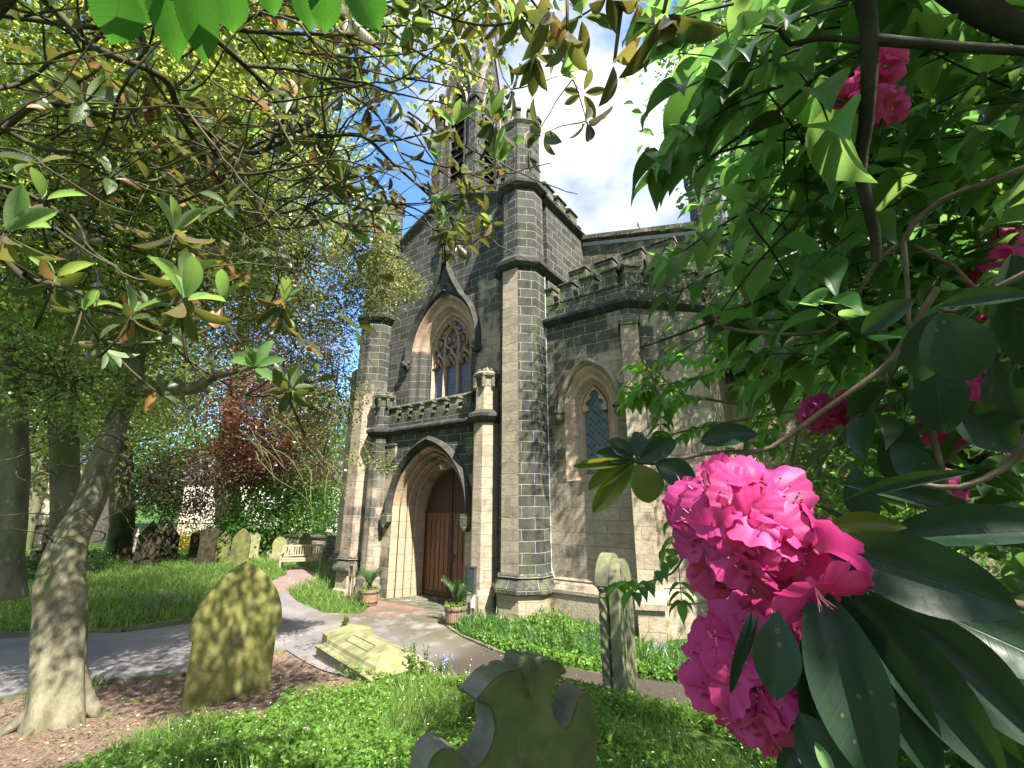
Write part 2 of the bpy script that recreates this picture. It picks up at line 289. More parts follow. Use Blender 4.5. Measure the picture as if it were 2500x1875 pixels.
class G:
    def __init__(s): s.V = []; s.F = []; s.M = []; s.U = []; s.T = None
    def add(s, pts, m=0, uv=None):
        i = len(s.V)
        for p in pts: s.V.append(tuple(s.T @ Vector(p)) if s.T else tuple(map(float, p)))
        s.F.append(tuple(range(i, i+len(pts)))); s.M.append(m); s.U.append(uv)
    def box(s, a, b, m=0, top=0):
        x0, y0, z0 = a; x1, y1, z1 = b; c = lambda *q: [(x, y, z) for x, y, z in q]
        s.add([(x0, y0, z0), (x1, y0, z0), (x1, y0, z1), (x0, y0, z1)], m); s.add([(x1, y1, z0), (x0, y1, z0), (x0, y1, z1), (x1, y1, z1)], m)
        s.add([(x0, y1, z0), (x0, y0, z0), (x0, y0, z1), (x0, y1, z1)], m); s.add([(x1, y0, z0), (x1, y1, z0), (x1, y1, z1), (x1, y0, z1)], m)
        s.add([(x0, y0, z1), (x1, y0, z1), (x1, y1, z1), (x0, y1, z1)], m); s.add([(x0, y1, z0), (x1, y1, z0), (x1, y0, z0), (x0, y0, z0)], m)
    def ext(s, outl, y0, y1, holes=(), m=0, ms=None, back=True):
        ms = m if ms is None else ms
        loops = [outl]+list(holes); flat = [p for l in loops for p in l]
        tris = tessellate_polygon([[Vector((p[0], p[1], 0)) for p in l] for l in loops])
        for t in tris:
            a, b, c = [flat[i] for i in t]
            if (b[0]-a[0])*(c[1]-a[1])-(b[1]-a[1])*(c[0]-a[0]) < 0: b, c = c, b
            s.add([(p[0], y0, p[1]) for p in (a, b, c)], m)
            if back: s.add([(p[0], y1, p[1]) for p in (a, c, b)], m)
        for li, l in enumerate(loops):
            ar = sum(l[i][0]*l[(i+1) % len(l)][1]-l[(i+1) % len(l)][0]*l[i][1] for i in range(len(l)))
            l = l if (ar > 0) == (li == 0) else l[::-1]
            for i in range(len(l)):
                a, b = l[i], l[(i+1) % len(l)]
                s.add([(a[0], y0, a[1]), (a[0], y1, a[1]), (b[0], y1, b[1]), (b[0], y0, b[1])], ms)
    def lathe(s, cx, cy, prof, m=0, n=8, ph=None, fm=None, cap=True):
        ph = math.pi/n if ph is None else ph; k = 1/math.cos(math.pi/n) if n <= 12 else 1
        ring = lambda z, a: [(cx+a*k*math.cos(ph+2*math.pi*i/n), cy+a*k*math.sin(ph+2*math.pi*i/n), z) for i in range(n)]
        rs = [ring(z, a) for z, a in prof]
        for j in range(len(rs)-1):
            for i in range(n):
                i2 = (i+1) % n; mm = fm(i, prof[j][0]) if fm else m
                # unwrapped uv so courses run round the corner
                w = 2*prof[j][1]*math.tan(math.pi/n)
                s.add([rs[j][i], rs[j][i2], rs[j+1][i2], rs[j+1][i]], mm, [((i)*w, prof[j][0]), ((i+1)*w, prof[j][0]), ((i+1)*w, prof[j+1][0]), (i*w, prof[j+1][0])] if abs(prof[j+1][0]-prof[j][0]) > .3 else None)
        if cap: s.add(rs[-1], m)
    def loft(s, rows, m=0, flip=False):
        for j in range(len(rows)-1):
            a, b = rows[j], rows[j+1]; u = 0
            for i in range(len(a)-1):
                d = (Vector(a[i+1])-Vector(a[i])).length
                q = [a[i], a[i+1], b[i+1], b[i]]; uv = [(u, j*.2), (u+d, j*.2), (u+d, j*.2+.19), (u, j*.2+.19)]; u += d
                if flip: q = q[::-1]; uv = uv[::-1]
                s.add(q, m, uv)
    def tube(s, pts, rad, n=6, m=0, cap=True):
        pts = [Vector(p) for p in pts]; prev = None; rings = []
        for i, p in enumerate(pts):
            t = (pts[min(i+1, len(pts)-1)]-pts[max(i-1, 0)]).normalized()
            if prev is None: a = t.orthogonal().normalized()
            else: a = (prev-t*prev.dot(t)).normalized()
            prev = a; b = t.cross(a); r = rad[i] if hasattr(rad, '__len__') else rad
            rings.append([p+a*math.cos(2*math.pi*k/n)*r+b*math.sin(2*math.pi*k/n)*r for k in range(n)])
        for i in range(len(rings)-1):
            for k in range(n):
                s.add([rings[i][k], rings[i][(k+1) % n], rings[i+1][(k+1) % n], rings[i+1][k]], m)
        if cap: s.add(rings[0][::-1], m); s.add(rings[-1], m)
    def build(s, name, mats, parent=None, smooth=False, weld=False):
        me = bpy.data.meshes.new(name); me.from_pydata(s.V, [], s.F)
        for x in ([mats] if isinstance(mats, str) else mats): me.materials.append(MAT[x])
        me.polygons.foreach_set('material_index', s.M)
        uvl = me.uv_layers.new(name='UVMap'); dat = []
        for f, uv in zip(s.F, s.U):
            if uv is None:
                p = [Vector(s.V[i]) for i in f]; nn = Vector((0, 0, 0))
                for i in range(1, len(p)-1): nn += (p[i]-p[0]).cross(p[i+1]-p[0])
                if nn.length > 1e-12: nn.normalize()
                if abs(nn.z) < .75:
                    h = math.hypot(nn.x, nn.y) or 1; tx, ty = -nn.y/h, nn.x/h
                    uv = [(q.x*tx+q.y*ty, q.z) for q in p]
                else: uv = [(q.x, q.y) for q in p]
            for q in uv: dat += [q[0], q[1]]
        uvl.data.foreach_set('uv', dat)
        if weld or smooth:
            import bmesh
            bm = bmesh.new(); bm.from_mesh(me); bmesh.ops.remove_doubles(bm, verts=bm.verts, dist=1e-4); bm.to_mesh(me); bm.free()
        if smooth: me.polygons.foreach_set('use_smooth', [True]*len(me.polygons))
        me.update()
        return link(name, me, parent)

def meshnp(name, V, F, mats, parent=None, uv=None, smooth=False, midx=None):
    V = np.asarray(V, np.float32); F = np.asarray(F, np.int32); me = bpy.data.meshes.new(name)
    me.vertices.add(len(V)); me.vertices.foreach_set('co', V.ravel())
    k = F.shape[1]; me.loops.add(F.size); me.loops.foreach_set('vertex_index', F.ravel())
    me.polygons.add(len(F)); me.polygons.foreach_set('loop_start', np.arange(0, F.size, k, dtype=np.int32)); me.polygons.foreach_set('loop_total', np.full(len(F), k, np.int32))
    for x in ([mats] if isinstance(mats, str) else mats): me.materials.append(MAT[x])
    if midx is not None: me.polygons.foreach_set('material_index', np.asarray(midx, np.int32))
    if uv is not None:
        l = me.uv_layers.new(name='UVMap'); l.data.foreach_set('uv', np.asarray(uv, np.float32)[F.ravel()].ravel())
    if smooth: me.polygons.foreach_set('use_smooth', np.ones(len(F), bool))
    me.update(calc_edges=True); me.validate()
    return link(name, me, parent)

# leaf templates: verts (x across, y along, z up), quads, uv
def grid_leaf(nu=2, nv=6, shape='ell', fold=.12, curl=.15, tipc=0.0, serr=0):
    V = []; U = []
    for j in range(nv+1):
        v = j/nv
        if shape == 'ell': wd = math.sin(math.pi*v**.95)**.75 if 0 < v < 1 else .03
        elif shape == 'ovate': wd = (math.sin(math.pi*min(1, v**.74))**.72 if 0 < v < 1 else .02)*(1-.5*max(0, v-.7)/.3)
        elif shape in ('obl', 'lance'): wd = math.sin(math.pi*min(v**1.12, 1))**(.62 if shape == 'obl' else .85) if 0 < v < 1 else .04
        elif shape == 'strap': wd = 1-v**3*.95
        if serr and 0 < v < 1: wd *= 1+(.045 if j % 2 else -.03)
        for i in range(nu+1):
            x = (i/nu-.5)*2
            V.append((x*wd*.5, v, abs(x)*wd*fold-curl*v*v - tipc*max(0, v-.7)**2)); U.append((x*wd, v))
    F = [(j*(nu+1)+i, j*(nu+1)+i+1, (j+1)*(nu+1)+i+1, (j+1)*(nu+1)+i) for j in range(nv) for i in range(nu)]
    return np.array(V), np.array(F), np.array(U)
KITE = (np.array([(0, 0, 0), (.5, .45, .08), (0, 1, -.05), (-.5, .45, .08)]), np.array([(0, 1, 2, 3)]), np.array([(0, 0), (1, .45), (0, 1), (-1, .45)]))
LF = {'near': grid_leaf(4, 18, 'lance', .16, .16), 'nearo': grid_leaf(4, 18, 'obl', .16, .14), 'rhodo': grid_leaf(2, 7, 'obl', .14, .20), 'ovate': grid_leaf(2, 8, 'ovate', .16, .22, 1.4), 'small': grid_leaf(2, 3, 'ell', .2, .1),
      'serr': grid_leaf(4, 40, 'ovate', .10, .12, .8, 1), 'blade': grid_leaf(1, 4, 'strap', .0, .55), 'kite': KITE}
# herb leaf: three deeply cut lobes
_v = []; _f = []
for a0, ln in ((0, 1), (1.15, .8), (-1.15, .8)):
    for sub, l2 in ((0, 1), (.38, .7), (-.38, .7)):
        a = a0+sub; i = len(_v); c, s_ = math.cos(a), math.sin(a)
        for (x, y, z) in ((0, 0, 0), (.13, .6, .05), (0, 1, -.05), (-.13, .6, .05)):
            x, y = x*ln, y*ln*l2; _v.append((x*c+y*s_, -x*s_+y*c+.15, z))
        _f.append((i, i+1, i+2, i+3))
LF['herb'] = (np.array(_v), np.array(_f), np.array(_v)[:, :2])

def nrm(a): return a/np.maximum(np.linalg.norm(a, axis=-1, keepdims=True), 1e-9)
class Leaves:
    def __init__(s, t): s.t = LF[t] if isinstance(t, str) else t; s.V = []; s.U = []; s.F = []; s.n = 0
    def add(s, pos, d, nor, size, wid):
        pos = np.atleast_2d(pos).astype(float); n = len(pos); d = nrm(np.broadcast_to(d, (n, 3)).astype(float)); nor = np.broadcast_to(nor, (n, 3)).astype(float)
        x = nrm(np.cross(d, nor)); z = np.cross(x, d)
        size = np.broadcast_to(size, (n,)).astype(float); wid = np.broadcast_to(wid, (n,)).astype(float)
        T, F, U = s.t
        v = pos[:, None]+x[:, None]*(T[None, :, :1]*wid[:, None, None])+d[:, None]*(T[None, :, 1:2]*size[:, None, None])+z[:, None]*(T[None, :, 2:3]*size[:, None, None])
        s.V.append(v.reshape(-1, 3)); s.U.append(np.tile(U, (n, 1)))
        s.F.append((F[None]+(np.arange(n)*len(T))[:, None, None]+s.n).reshape(-1, F.shape[1])); s.n += n*len(T)
    def build(s, name, mat, parent=None, smooth=True):
        return meshnp(name, np.concatenate(s.V), np.concatenate(s.F), mat, parent, np.concatenate(s.U), smooth)
def rdir(n, zb=0.0, zs=1.0):
    v = rng.normal(size=(n, 3)); v[:, 2] = v[:, 2]*zs+zb; return nrm(v)

def ground(x, y):
    x = np.asarray(x, float); y = np.asarray(y, float); r = np.sqrt(x*x+y*y)
    t = np.clip((r-1)/8, 0, 1); z = .8*(1-t*t*(3-2*t))
    return z+.03*np.sin(x*1.7+y*.6)*np.sin(y*1.3)*np.clip(1-(np.clip(y-5.5, 0, 1)), 0, 1)
def onG(x, y):
    v = ray(x, y); t = 0.5
    for _ in range(4000):
        p = CAM+v*t
        if p[2] <= ground(p[0], p[1]): break
        t += .01 if t < 12 else .05
    return CAM+v*t

def inpoly(x, y, poly):
    x = np.asarray(x); y = np.asarray(y); c = np.zeros(x.shape, bool); n = len(poly)
    for i in range(n):
        (x1, y1), (x2, y2) = poly[i], poly[(i+1) % n]
        if y1 == y2: continue
        c ^= ((y1 > y) != (y2 > y)) & (x < (x2-x1)*(y-y1)/(y2-y1)+x1)
    return c

# ------------------------------------------------------------------ ground, path
near = [(-60, 1725), (200, 1672), (450, 1652), (600, 1612), (700, 1590), (790, 1640), (900, 1668), (1000, 1650), (1150, 1668), (1300, 1695), (1500, 1722), (1700, 1738), (1900, 1740)]
far = [(1900, 1690), (1650, 1672), (1480, 1650), (1330, 1625), (1210, 1590), (1130, 1555), (1075, 1510), (1160, 1470), (1020, 1440), (930, 1462), (880, 1500), (790, 1498), (725, 1470), (702, 1445), (762, 1425), (775, 1404), (745, 1384), (700, 1394), (700, 1404), (660, 1422), (610, 1440), (600, 1480), (470, 1520), (300, 1545), (-60, 1560)]
PATH = [tuple(onG(*p)[:2]) for p in near+far]
xs = np.concatenate([[-600, -250, -120, -80, -60], np.arange(-48, -14, 1.5), np.arange(-14, 6, .25), np.arange(6, 30, 2), [45, 80, 150, 300, 600]])
ys = np.concatenate([[-600, -250, -120, -60, -30, -15], np.arange(-8, 12, .25), np.arange(12, 40, 2), [50, 70, 120, 300, 700]])
X, Y = np.meshgrid(xs, ys); Z = ground(X, Y); Z += rng.normal(size=Z.shape)*.003*(np.abs(X) < 14)
V = np.stack([X, Y, Z], -1).reshape(-1, 3); nx, ny = len(xs), len(ys)
I = np.arange(nx*ny).reshape(ny, nx); F = np.stack([I[:-1, :-1], I[:-1, 1:], I[1:, 1:], I[1:, :-1]], -1).reshape(-1, 4)
gobj = meshnp('ground', V, F, 'ground_soil', smooth=True); tag(gobj, kind='structure')
BARE = [tuple(onG(*p)[:2]) for p in [(-100, 1720), (200, 1680), (450, 1655), (600, 1610), (700, 1592), (790, 1640), (950, 1690), (880, 1700), (700, 1720), (640, 1760), (480, 1760), (330, 1800), (200, 1880), (-100, 2000), (-300, 1800)]]
def lawn(x, y): return ~(inpoly(x, y, PATH) | inpoly(x, y, BARE))
at = gobj.data.attributes.new('lawn', 'FLOAT', 'POINT'); at.data.foreach_set('value', lawn(V[:, 0], V[:, 1]).astype(np.float32))

def drape(poly, dz, name, mat, step=.35):
    P2 = [];
    for i in range(len(poly)):
        a, b = np.array(poly[i]), np.array(poly[(i+1) % len(poly)]); k = max(1, int(np.linalg.norm(b-a)/.3))
        for j in range(k): P2.append(a+(b-a)*j/k)
    nb = len(P2); pa = np.array(P2)
    gx, gy = np.meshgrid(np.arange(pa[:, 0].min(), pa[:, 0].max(), step), np.arange(pa[:, 1].min(), pa[:, 1].max(), step)); gx, gy = gx.ravel()+.01, gy.ravel()+.013
    k = inpoly(gx, gy, [tuple(p) for p in P2]); pts = [Vector(p) for p in P2]+[Vector(p) for p in zip(gx[k], gy[k])]
    v, e, f, *_ = delaunay_2d_cdt(pts, [(i, (i+1) % nb) for i in range(nb)], [], 1, 1e-5)
    me = bpy.data.meshes.new(name); me.from_pydata([(p.x, p.y, float(ground(p.x, p.y))+dz) for p in v], [], [t for t in f]); me.materials.append(MAT[mat]); me.update()
    if me.polygons[0].normal.z < 0: me.flip_normals()
    return tag(link(name, me), kind='structure')
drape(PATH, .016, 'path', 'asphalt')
g = G()   # stone edging along the far and near side of the path
def kerb(pxs, h=.09, wd=.09):
    pts = [onG(*p) for p in pxs]
    for a, b in zip(pts[:-1], pts[1:]):
        k = max(1, int(np.linalg.norm(b-a)/.9))
        for j in range(k):
            p, q = a+(b-a)*(j+.01)/k, a+(b-a)*(j+.99)/k; t = nrm((q-p)*np.array([1, 1, 0])); s_ = np.array([-t[1], t[0], 0])*wd/2
            p = np.array([p[0], p[1], float(ground(p[0], p[1]))]); q = np.array([q[0], q[1], float(ground(q[0], q[1]))]); up = np.array([0, 0, h+random.uniform(-.01, .015)])
            lo = np.array([0, 0, -.1]); c = [p-s_, p+s_, q+s_, q-s_]
            g.add([x+up for x in c][::-1])
            for i in range(4): g.add([c[i]+lo, c[i]+up, c[(i+1) % 4]+up, c[(i+1) % 4]+lo][::-1])
kerb([(-60, 1560), (300, 1545), (470, 1520), (560, 1495)]); kerb([(-60, 1725), (200, 1672), (450, 1652), (600, 1612), (690, 1592)], .05, .07); kerb([(1075, 1520), (1130, 1558), (1210, 1592), (1330, 1628)], .05, .06)
tag(g.build('path_edging', 'grey_green_stone'), kind='structure')

# ------------------------------------------------------------------ church
church = empty('church', (-9.2, 10, 0), 'soot blackened gothic stone church with battlemented turrets, porch and spired bellcote', 'church')
def arch(c, wdt, zs, za, z0=None, n=12):
    h = za-zs; Rr = (wdt*wdt+h*h)/(2*wdt); a1 = math.asin(min(1, h/Rr)); a1 = a1 if Rr >= wdt else a1
    if Rr < wdt: a1 = math.pi/2
    L_ = [(c-wdt+Rr-Rr*math.cos(a1*i/n), zs+Rr*math.sin(a1*i/n)) for i in range(n+1)]
    Rt = [(2*c-x, z) for x, z in L_[:-1]][::-1]
    pts = L_+Rt
    if z0 is not None: pts = [(c-wdt, z0)]+pts+[(c+wdt, z0)]
    return pts
def row(pts, y): return [(x, y, z) for x, z in pts]
def merlons(g, p0, p1, z, n, hm=.42, wfrac=.6, th=.28, hc=.10, over=.05, m=0, sink=.0):
    """battlement along p0->p1: low wall already below z; merlons with chamfered coping."""
    p0, p1 = Vector((*p0, 0)), Vector((*p1, 0)); d = (p1-p0); Ln = d.length; d.normalize(); nn = Vector((d.y, -d.x, 0)); st = Ln/n
    for i in range(n):
        for kind in (0, 1):
            a = p0+d*(i*st+(0 if kind == 0 else wfrac*st)); b = p0+d*(i*st+(wfrac*st if kind == 0 else st)); zt = z+(hm if kind == 0 else 0)
            o = over
            def P_(q, off, zz): v = q+nn*off; return (v.x, v.y, zz)
            if kind == 0:
                for off0, off1 in ((0, -th),):
                    c4 = [P_(a, 0, z-.01), P_(b, 0, z-.01), P_(b, -th, z-.01), P_(a, -th, z-.01)]; t4 = [(x, y, zt) for x, y, _ in c4]
                    for k in range(4): g.add([c4[k], c4[(k+1) % 4], t4[(k+1) % 4], t4[k]], m)
                a2, b2 = a-d*.03, b+d*.03
            else: a2, b2 = a+d*.035, b-d*.035
            # coping: underside lip, face, slope
            pr = [(0, zt), (o, zt+.01), (o, zt+.045), (-th*.45, zt+hc+.03), (-th-o, zt+.045), (-th-o, zt+.01), (-th, zt)]
            for (o1, z1), (o2, z2) in zip(pr[:-1], pr[1:]): g.add([P_(a2, o1, z1), P_(b2, o1, z1), P_(b2, o2, z2), P_(a2, o2, z2)], m)
            g.add([P_(b2, o_, z_) for o_, z_ in pr], m); g.add([P_(a2, o_, z_) for o_, z_ in pr][::-1], m)
def string(g, pts, z, pr=.12, h=.22, m=0):
    """moulded string course along open polyline pts (outside on the right of travel)"""
    prof = [(0, z-h*.55), (pr*.5, z-h*.35), (pr, z-h*.1), (pr, z+h*.1), (0, z+h*.5)]
    P3 = [Vector((*p, 0)) for p in pts]; offs = []
    for i, p in enumerate(P3):
        ds = []
        if i > 0: ds.append((P3[i]-P3[i-1]).normalized())
        if i < len(P3)-1: ds.append((P3[i+1]-P3[i]).normalized())
        ns = [Vector((d.y, -d.x, 0)) for d in ds]; nn = sum(ns, Vector((0, 0, 0))).normalized(); offs.append(nn/max(.3, nn.dot(ns[0])))
    rows = [[tuple(p+o*off+Vector((0, 0, zz))) for p, o in zip(P3, offs)] for off, zz in prof]
    g.loft(rows, m)
TX, TY = (-12.2, -6.2), 9.1
def turret(cx, cy, parent, full=True):
    g = G()
    # facet index: n=8, phase 22.5deg; i=5 is the face towards -Y, i=6 SE, i=7 E, i=4 SW
    pale = cx < -10
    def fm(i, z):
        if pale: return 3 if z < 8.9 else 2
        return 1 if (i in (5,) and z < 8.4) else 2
    g.lathe(cx, cy, [(-.3, .74), (.12, .70), (.16, .64), (.60, .64)], 0, fm=lambda i, z: 0)
    g.lathe(cx, cy, [(.60, .64), (.64, .74), (.74, .745), (.92, .61), (.95, .65), (1.0, .64), (1.03, .59)], 4, cap=False)
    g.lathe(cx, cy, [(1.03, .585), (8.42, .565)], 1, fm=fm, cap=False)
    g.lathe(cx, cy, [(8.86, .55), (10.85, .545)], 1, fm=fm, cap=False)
    g.lathe(cx, cy, [(11.28, .50), (13.1, .49)], 2, cap=False)
    g.lathe(cx, cy, [(13.1, .49), (13.2, .56), (13.24, .56), (13.25, .30)], 4)
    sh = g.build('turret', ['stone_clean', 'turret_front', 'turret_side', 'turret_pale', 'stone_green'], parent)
    for z, a in ((8.42, .57), (10.86, .545)):
        g = G(); g.lathe(cx, cy, [(z, a), (z+.03, a+.06), (z+.12, a+.15), (z+.22, a+.16), (z+.25, a+.12), (z+.40, a-.01), (z+.44, a-.02)], 0); g.build('string_course', 'stone_black', sh)
    g = G()
    for i in range(8):
        a = math.pi/8+math.pi/4*i+math.pi/8   # centre of a facet
        for half in (-1, 1):
            pass
        ap = .56; hw = ap*math.tan(math.pi/8)
        # merlon straddles each corner: built on the facet ends
        c, s_ = math.cos(a), math.sin(a)
        for sg in (-1, 1):
            u0, u1 = sg*hw*.42, sg*hw*1.0
            if u0 > u1: u0, u1 = u1, u0
            def q(o, u, z): return (cx+o*c-u*s_, cy+o*s_+u*c, z)
            b4 = [q(ap-.02, u0, 13.22), q(ap-.02, u1, 13.22), q(ap-.16, u1*.8, 13.22), q(ap-.16, u0*.8, 13.22)]; t4 = [(x, y, 13.52) for x, y, z in b4]
            for k in range(4): g.add([b4[k], b4[(k+1) % 4], t4[(k+1) % 4], t4[k]])
            c4 = [q(ap+.03, u0*.95, 13.52), q(ap+.03, u1*1.05, 13.52), q(ap-.2, u1*.75, 13.52), q(ap-.2, u0*.8, 13.52)]; d4 = [q(ap-.01, u0, 13.63), q(ap-.01, u1, 13.63), q(ap-.15, u1*.8, 13.63), q(ap-.15, u0*.8, 13.63)]
            for k in range(4): g.add([c4[k], c4[(k+1) % 4], d4[(k+1) % 4], d4[k]])
            g.add(d4); g.add(c4[::-1])
    g.build('battlement', 'stone_green', sh)
    return sh
for cx in TX: turret(cx, TY, church)

# central block: west wall with window opening, side walls, gable
FY = 9.15; CX = -9.2
g = G()
win_out = arch(CX, 1.36, 7.0, 8.86, 5.3, 14)
gab = [(-12.2, -.3), (-6.2, -.3), (-6.2, 11.05), (-8.3, 12.0), (CX, 12.3), (-10.1, 12.0), (-12.2, 11.05)]
g.ext(gab, FY, FY+.7, [win_out, arch(-9.16, 1.27, 2.3, 3.92, -.25, 12)])
g.box((-12.6, FY+.3, -.3), (-12.0, 15, 10.9), 0); 
g.build('west_wall', ['stone_tower'], church)
g = G(); g.box((-6.3, FY+.32, -.3), (-5.62, 11.72, 10.9)); g.build('side_wall', 'stone_soot', church)
g = G()   # gable coping
for s_ in (1, -1):
    pts = [(CX, 12.34), (CX+s_*.9, 12.04), (CX+s_*2.5, 11.28)]
    for a, b in zip(pts[:-1], pts[1:]):
        for (y0, z0), (y1, z1) in (((FY-.002, -.18), (FY-.16, 0)), ((FY-.16, 0), (FY-.16, .09)), ((FY-.16, .09), (FY+.35, .26)), ((FY+.35, .26), (FY+.72, .05))):
            q = [(a[0], y0, a[1]+z0), (b[0], y0, b[1]+z0), (b[0], y1, b[1]+z1), (a[0], y1, a[1]+z1)]; g.add(q if s_ > 0 else q[::-1])
g.build('gable_coping', 'stone_black', church)
for z_ in (10.85, 8.55): g = G(); string(g, [(-5.62, FY+.1), (-5.62, 11.72)], z_, .14, .32); g.build('string_course', 'stone_black', church)
g = G(); g.box((-5.98, FY+.33, 10.85), (-5.66, 11.7, 11.12)); merlons(g, (-5.66, FY+.33), (-5.66, 11.7), 11.12, 3, .32, .66, .3)
g.build('parapet', 'stone_green', church)

# great west window
WX = CX
rows = []; prof = [(1.36, 8.86, FY), (1.30, 8.78, FY+.02), (1.22, 8.68, FY+.14), (1.12, 8.55, FY+.16), (1.08, 8.5, FY+.16), (.96, 8.38, FY+.34), (.88, 8.28, FY+.36), (.80, 8.18, FY+.50)]
for wd, za, y in prof: rows.append(row([(WX-wd, 5.3), (WX-wd, 5.9), (WX-wd, 6.5)]+arch(WX, wd, 7.0, za, None, 14)+[(WX+wd, 6.5), (WX+wd, 5.9), (WX+wd, 5.3)], y))
g = G(); g.loft(rows, 0)
for f_i, f_ in enumerate(g.F):
    vs = [Vector(g.V[i]) for i in f_]; zc = sum(v.z for v in vs)/4
    if zc < 7.3: g.U[f_i] = [(v.y*1.2+abs(v.x-WX), v.z) for v in vs]
    g.M[f_i] = 0
wn = g.build('window', 'window_jamb', church); 
g = G()
# sloping brickwork of lower jambs (sooty masonry below springing)
gl = arch(WX, .80, 7.0, 8.18, 5.3, 14); 
g.ext(gl, FY+.50, FY+.52); g.build('pane', 'glass_leaded', wn)
def bar(g, pts, y=FY+.46, wd=.045, dep=.10, m=0):
    pts = [Vector((x, 0, z)) for x, z in pts]; rows = [[], [], [], [], []]
    for i, p in enumerate(pts):
        t = (pts[min(i+1, len(pts)-1)]-pts[max(0, i-1)]).normalized(); nn = Vector((-t.z, 0, t.x))
        for k, (o, yy) in enumerate(((-wd, y+.05), (-wd, y-dep*.4), (0, y-dep), (wd, y-dep*.4), (wd, y+.05))):
            v = p+nn*o; rows[k].append((v.x, yy, v.z))
    g.loft(rows, m)
def bez(p0, p1, p2, n=8): return [((1-t)**2*p0[0]+2*t*(1-t)*p1[0]+t*t*p2[0], (1-t)**2*p0[1]+2*t*(1-t)*p1[1]+t*t*p2[1]) for t in [i/n for i in range(n+1)]]
g = G()
for x in (-.27, .27): bar(g, [(WX+x, 5.3), (WX+x, 6.6)])
for x in (-.8, .8): bar(g, [(WX+x*.97, 5.3), (WX+x*.97, 7.0)])
for c in (-.535, 0, .535):           # ogee heads of the three lights
    for s_ in (-1, 1):
        bar(g, bez((WX+c+s_*.265, 6.55), (WX+c+s_*.25, 6.85), (WX+c+s_*.06, 6.98))+bez((WX+c+s_*.06, 6.98), (WX+c, 7.02), (WX+c, 7.16), 4)[1:], wd=.035)
        bar(g, bez((WX+c+s_*.23, 6.62), (WX+c+s_*.08, 6.60), (WX+c+s_*.10, 6.78), 5), wd=.022); bar(g, bez((WX+c+s_*.10, 6.78), (WX+c+s_*.02, 6.74), (WX+c, 6.9), 5), wd=.02)
for s_ in (-1, 1):                   # flowing mouchettes above
    bar(g, bez((WX, 7.16), (WX+s_*.30, 7.2), (WX+s_*.27, 7.5))+bez((WX+s_*.27, 7.5), (WX+s_*.22, 7.75), (WX, 7.9))[1:], wd=.03)
    bar(g, bez((WX+s_*.27, 6.6), (WX+s_*.30, 7.0), (WX+s_*.27, 7.5)), wd=.032)
    bar(g, bez((WX+s_*.535, 7.16), (WX+s_*.72, 7.2), (WX+s_*.60, 7.55))+bez((WX+s_*.60, 7.55), (WX+s_*.4, 7.7), (WX+s_*.27, 7.5))[1:], wd=.03)
    bar(g, bez((WX, 7.9), (WX+s_*.2, 7.85), (WX+s_*.35, 7.68)), wd=.03)
    bar(g, bez((WX+s_*.02, 7.9), (WX+s_*.14, 8.0), (WX, 8.15)), wd=.025)
    bar(g, bez((WX+s_*.15, 7.35), (WX+s_*.04, 7.42), (WX+s_*.14, 7.56), 5), wd=.02); bar(g, bez((WX+s_*.52, 7.3), (WX+s_*.42, 7.38), (WX+s_*.5, 7.5), 5), wd=.02)
bar(g, [p for p in arch(WX, .79, 7.0, 8.17, None, 14)], wd=.045)
g.build('tracery', 'window_arch', wn)
# ogee hood mould with finial and stops
og = [(WX-1.46, 6.9)]+[(x, z) for x, z in arch(WX, 1.46, 7.0, 9.05, None, 14)[:10]]
lx, lz = og[-1]
og += bez((lx, lz), (lx+.42, lz+.62), (WX-.16, 9.75), 7)[1:]+bez((WX-.16, 9.75), (WX-.06, 10.05), (WX-.045, 10.45), 4)[1:]
def hood(g, pts, y, wd=.09, dep=.17):
    both = pts+[(2*WX0-x, z) for x, z in pts[::-1]]
    bar(g, both, y, wd, dep)
WX0 = WX; g = G(); hood(g, og, FY-.01, .085, .17)
ar2 = arch(WX, 1.40, 7.0, 8.95, 6.9, 14); bar(g, ar2, FY-.01, .05, .08)
# infill between arch and ogee
g.add([(WX-.42, FY-.03, 8.75), (WX+.42, FY-.03, 8.75), (WX+.12, FY-.03, 9.55), (WX, FY-.03, 10.3), (WX-.12, FY-.03, 9.55)])
hm_ = g.build('hood_mould', 'stone_black', wn)
def knob(g, c, r, seed=0, sq=(1, 1, 1), n=9, amp=.22):
    rr = random.Random(seed); c = Vector(c); ph = [rr.uniform(0, 6) for _ in range(6)]
    pts = {}
    for j in range(n+1):
        th = math.pi*j/n
        for i in range(2*n):
            p = 2*math.pi*i/(2*n); k = 1+amp*(math.sin(3*p+ph[0])*math.sin(4*th+ph[1])+.6*math.sin(7*p+ph[2])*math.sin(6*th+ph[3]))
            pts[j, i] = c+Vector((math.sin(th)*math.cos(p)*sq[0], math.sin(th)*math.sin(p)*sq[1], math.cos(th)*sq[2]))*r*k
    for j in range(n):
        for i in range(2*n): g.add([pts[j, i], pts[j+1, i], pts[j+1, (i+1) % (2*n)], pts[j, (i+1) % (2*n)]])
for i, s_ in enumerate((-1, 1)):
    g = G(); knob(g, (WX+s_*1.46, FY-.1, 6.78), .14, 3+i, (1, .9, 1.1), amp=.3); g.build('foliate_stop', 'stone_black', hm_, smooth=False)
g = G()
g.lathe(WX, FY-.1, [(10.4, .05), (10.5, .06), (10.55, .13), (10.62, .13), (10.66, .06), (10.72, .05)], 0)
for k in range(4):
    a = k*math.pi/2+.4; knob(g, (WX+.11*math.cos(a), FY-.1+.09*math.sin(a), 10.85), .085, k, (1.1, 1.1, .8), 6, .3)
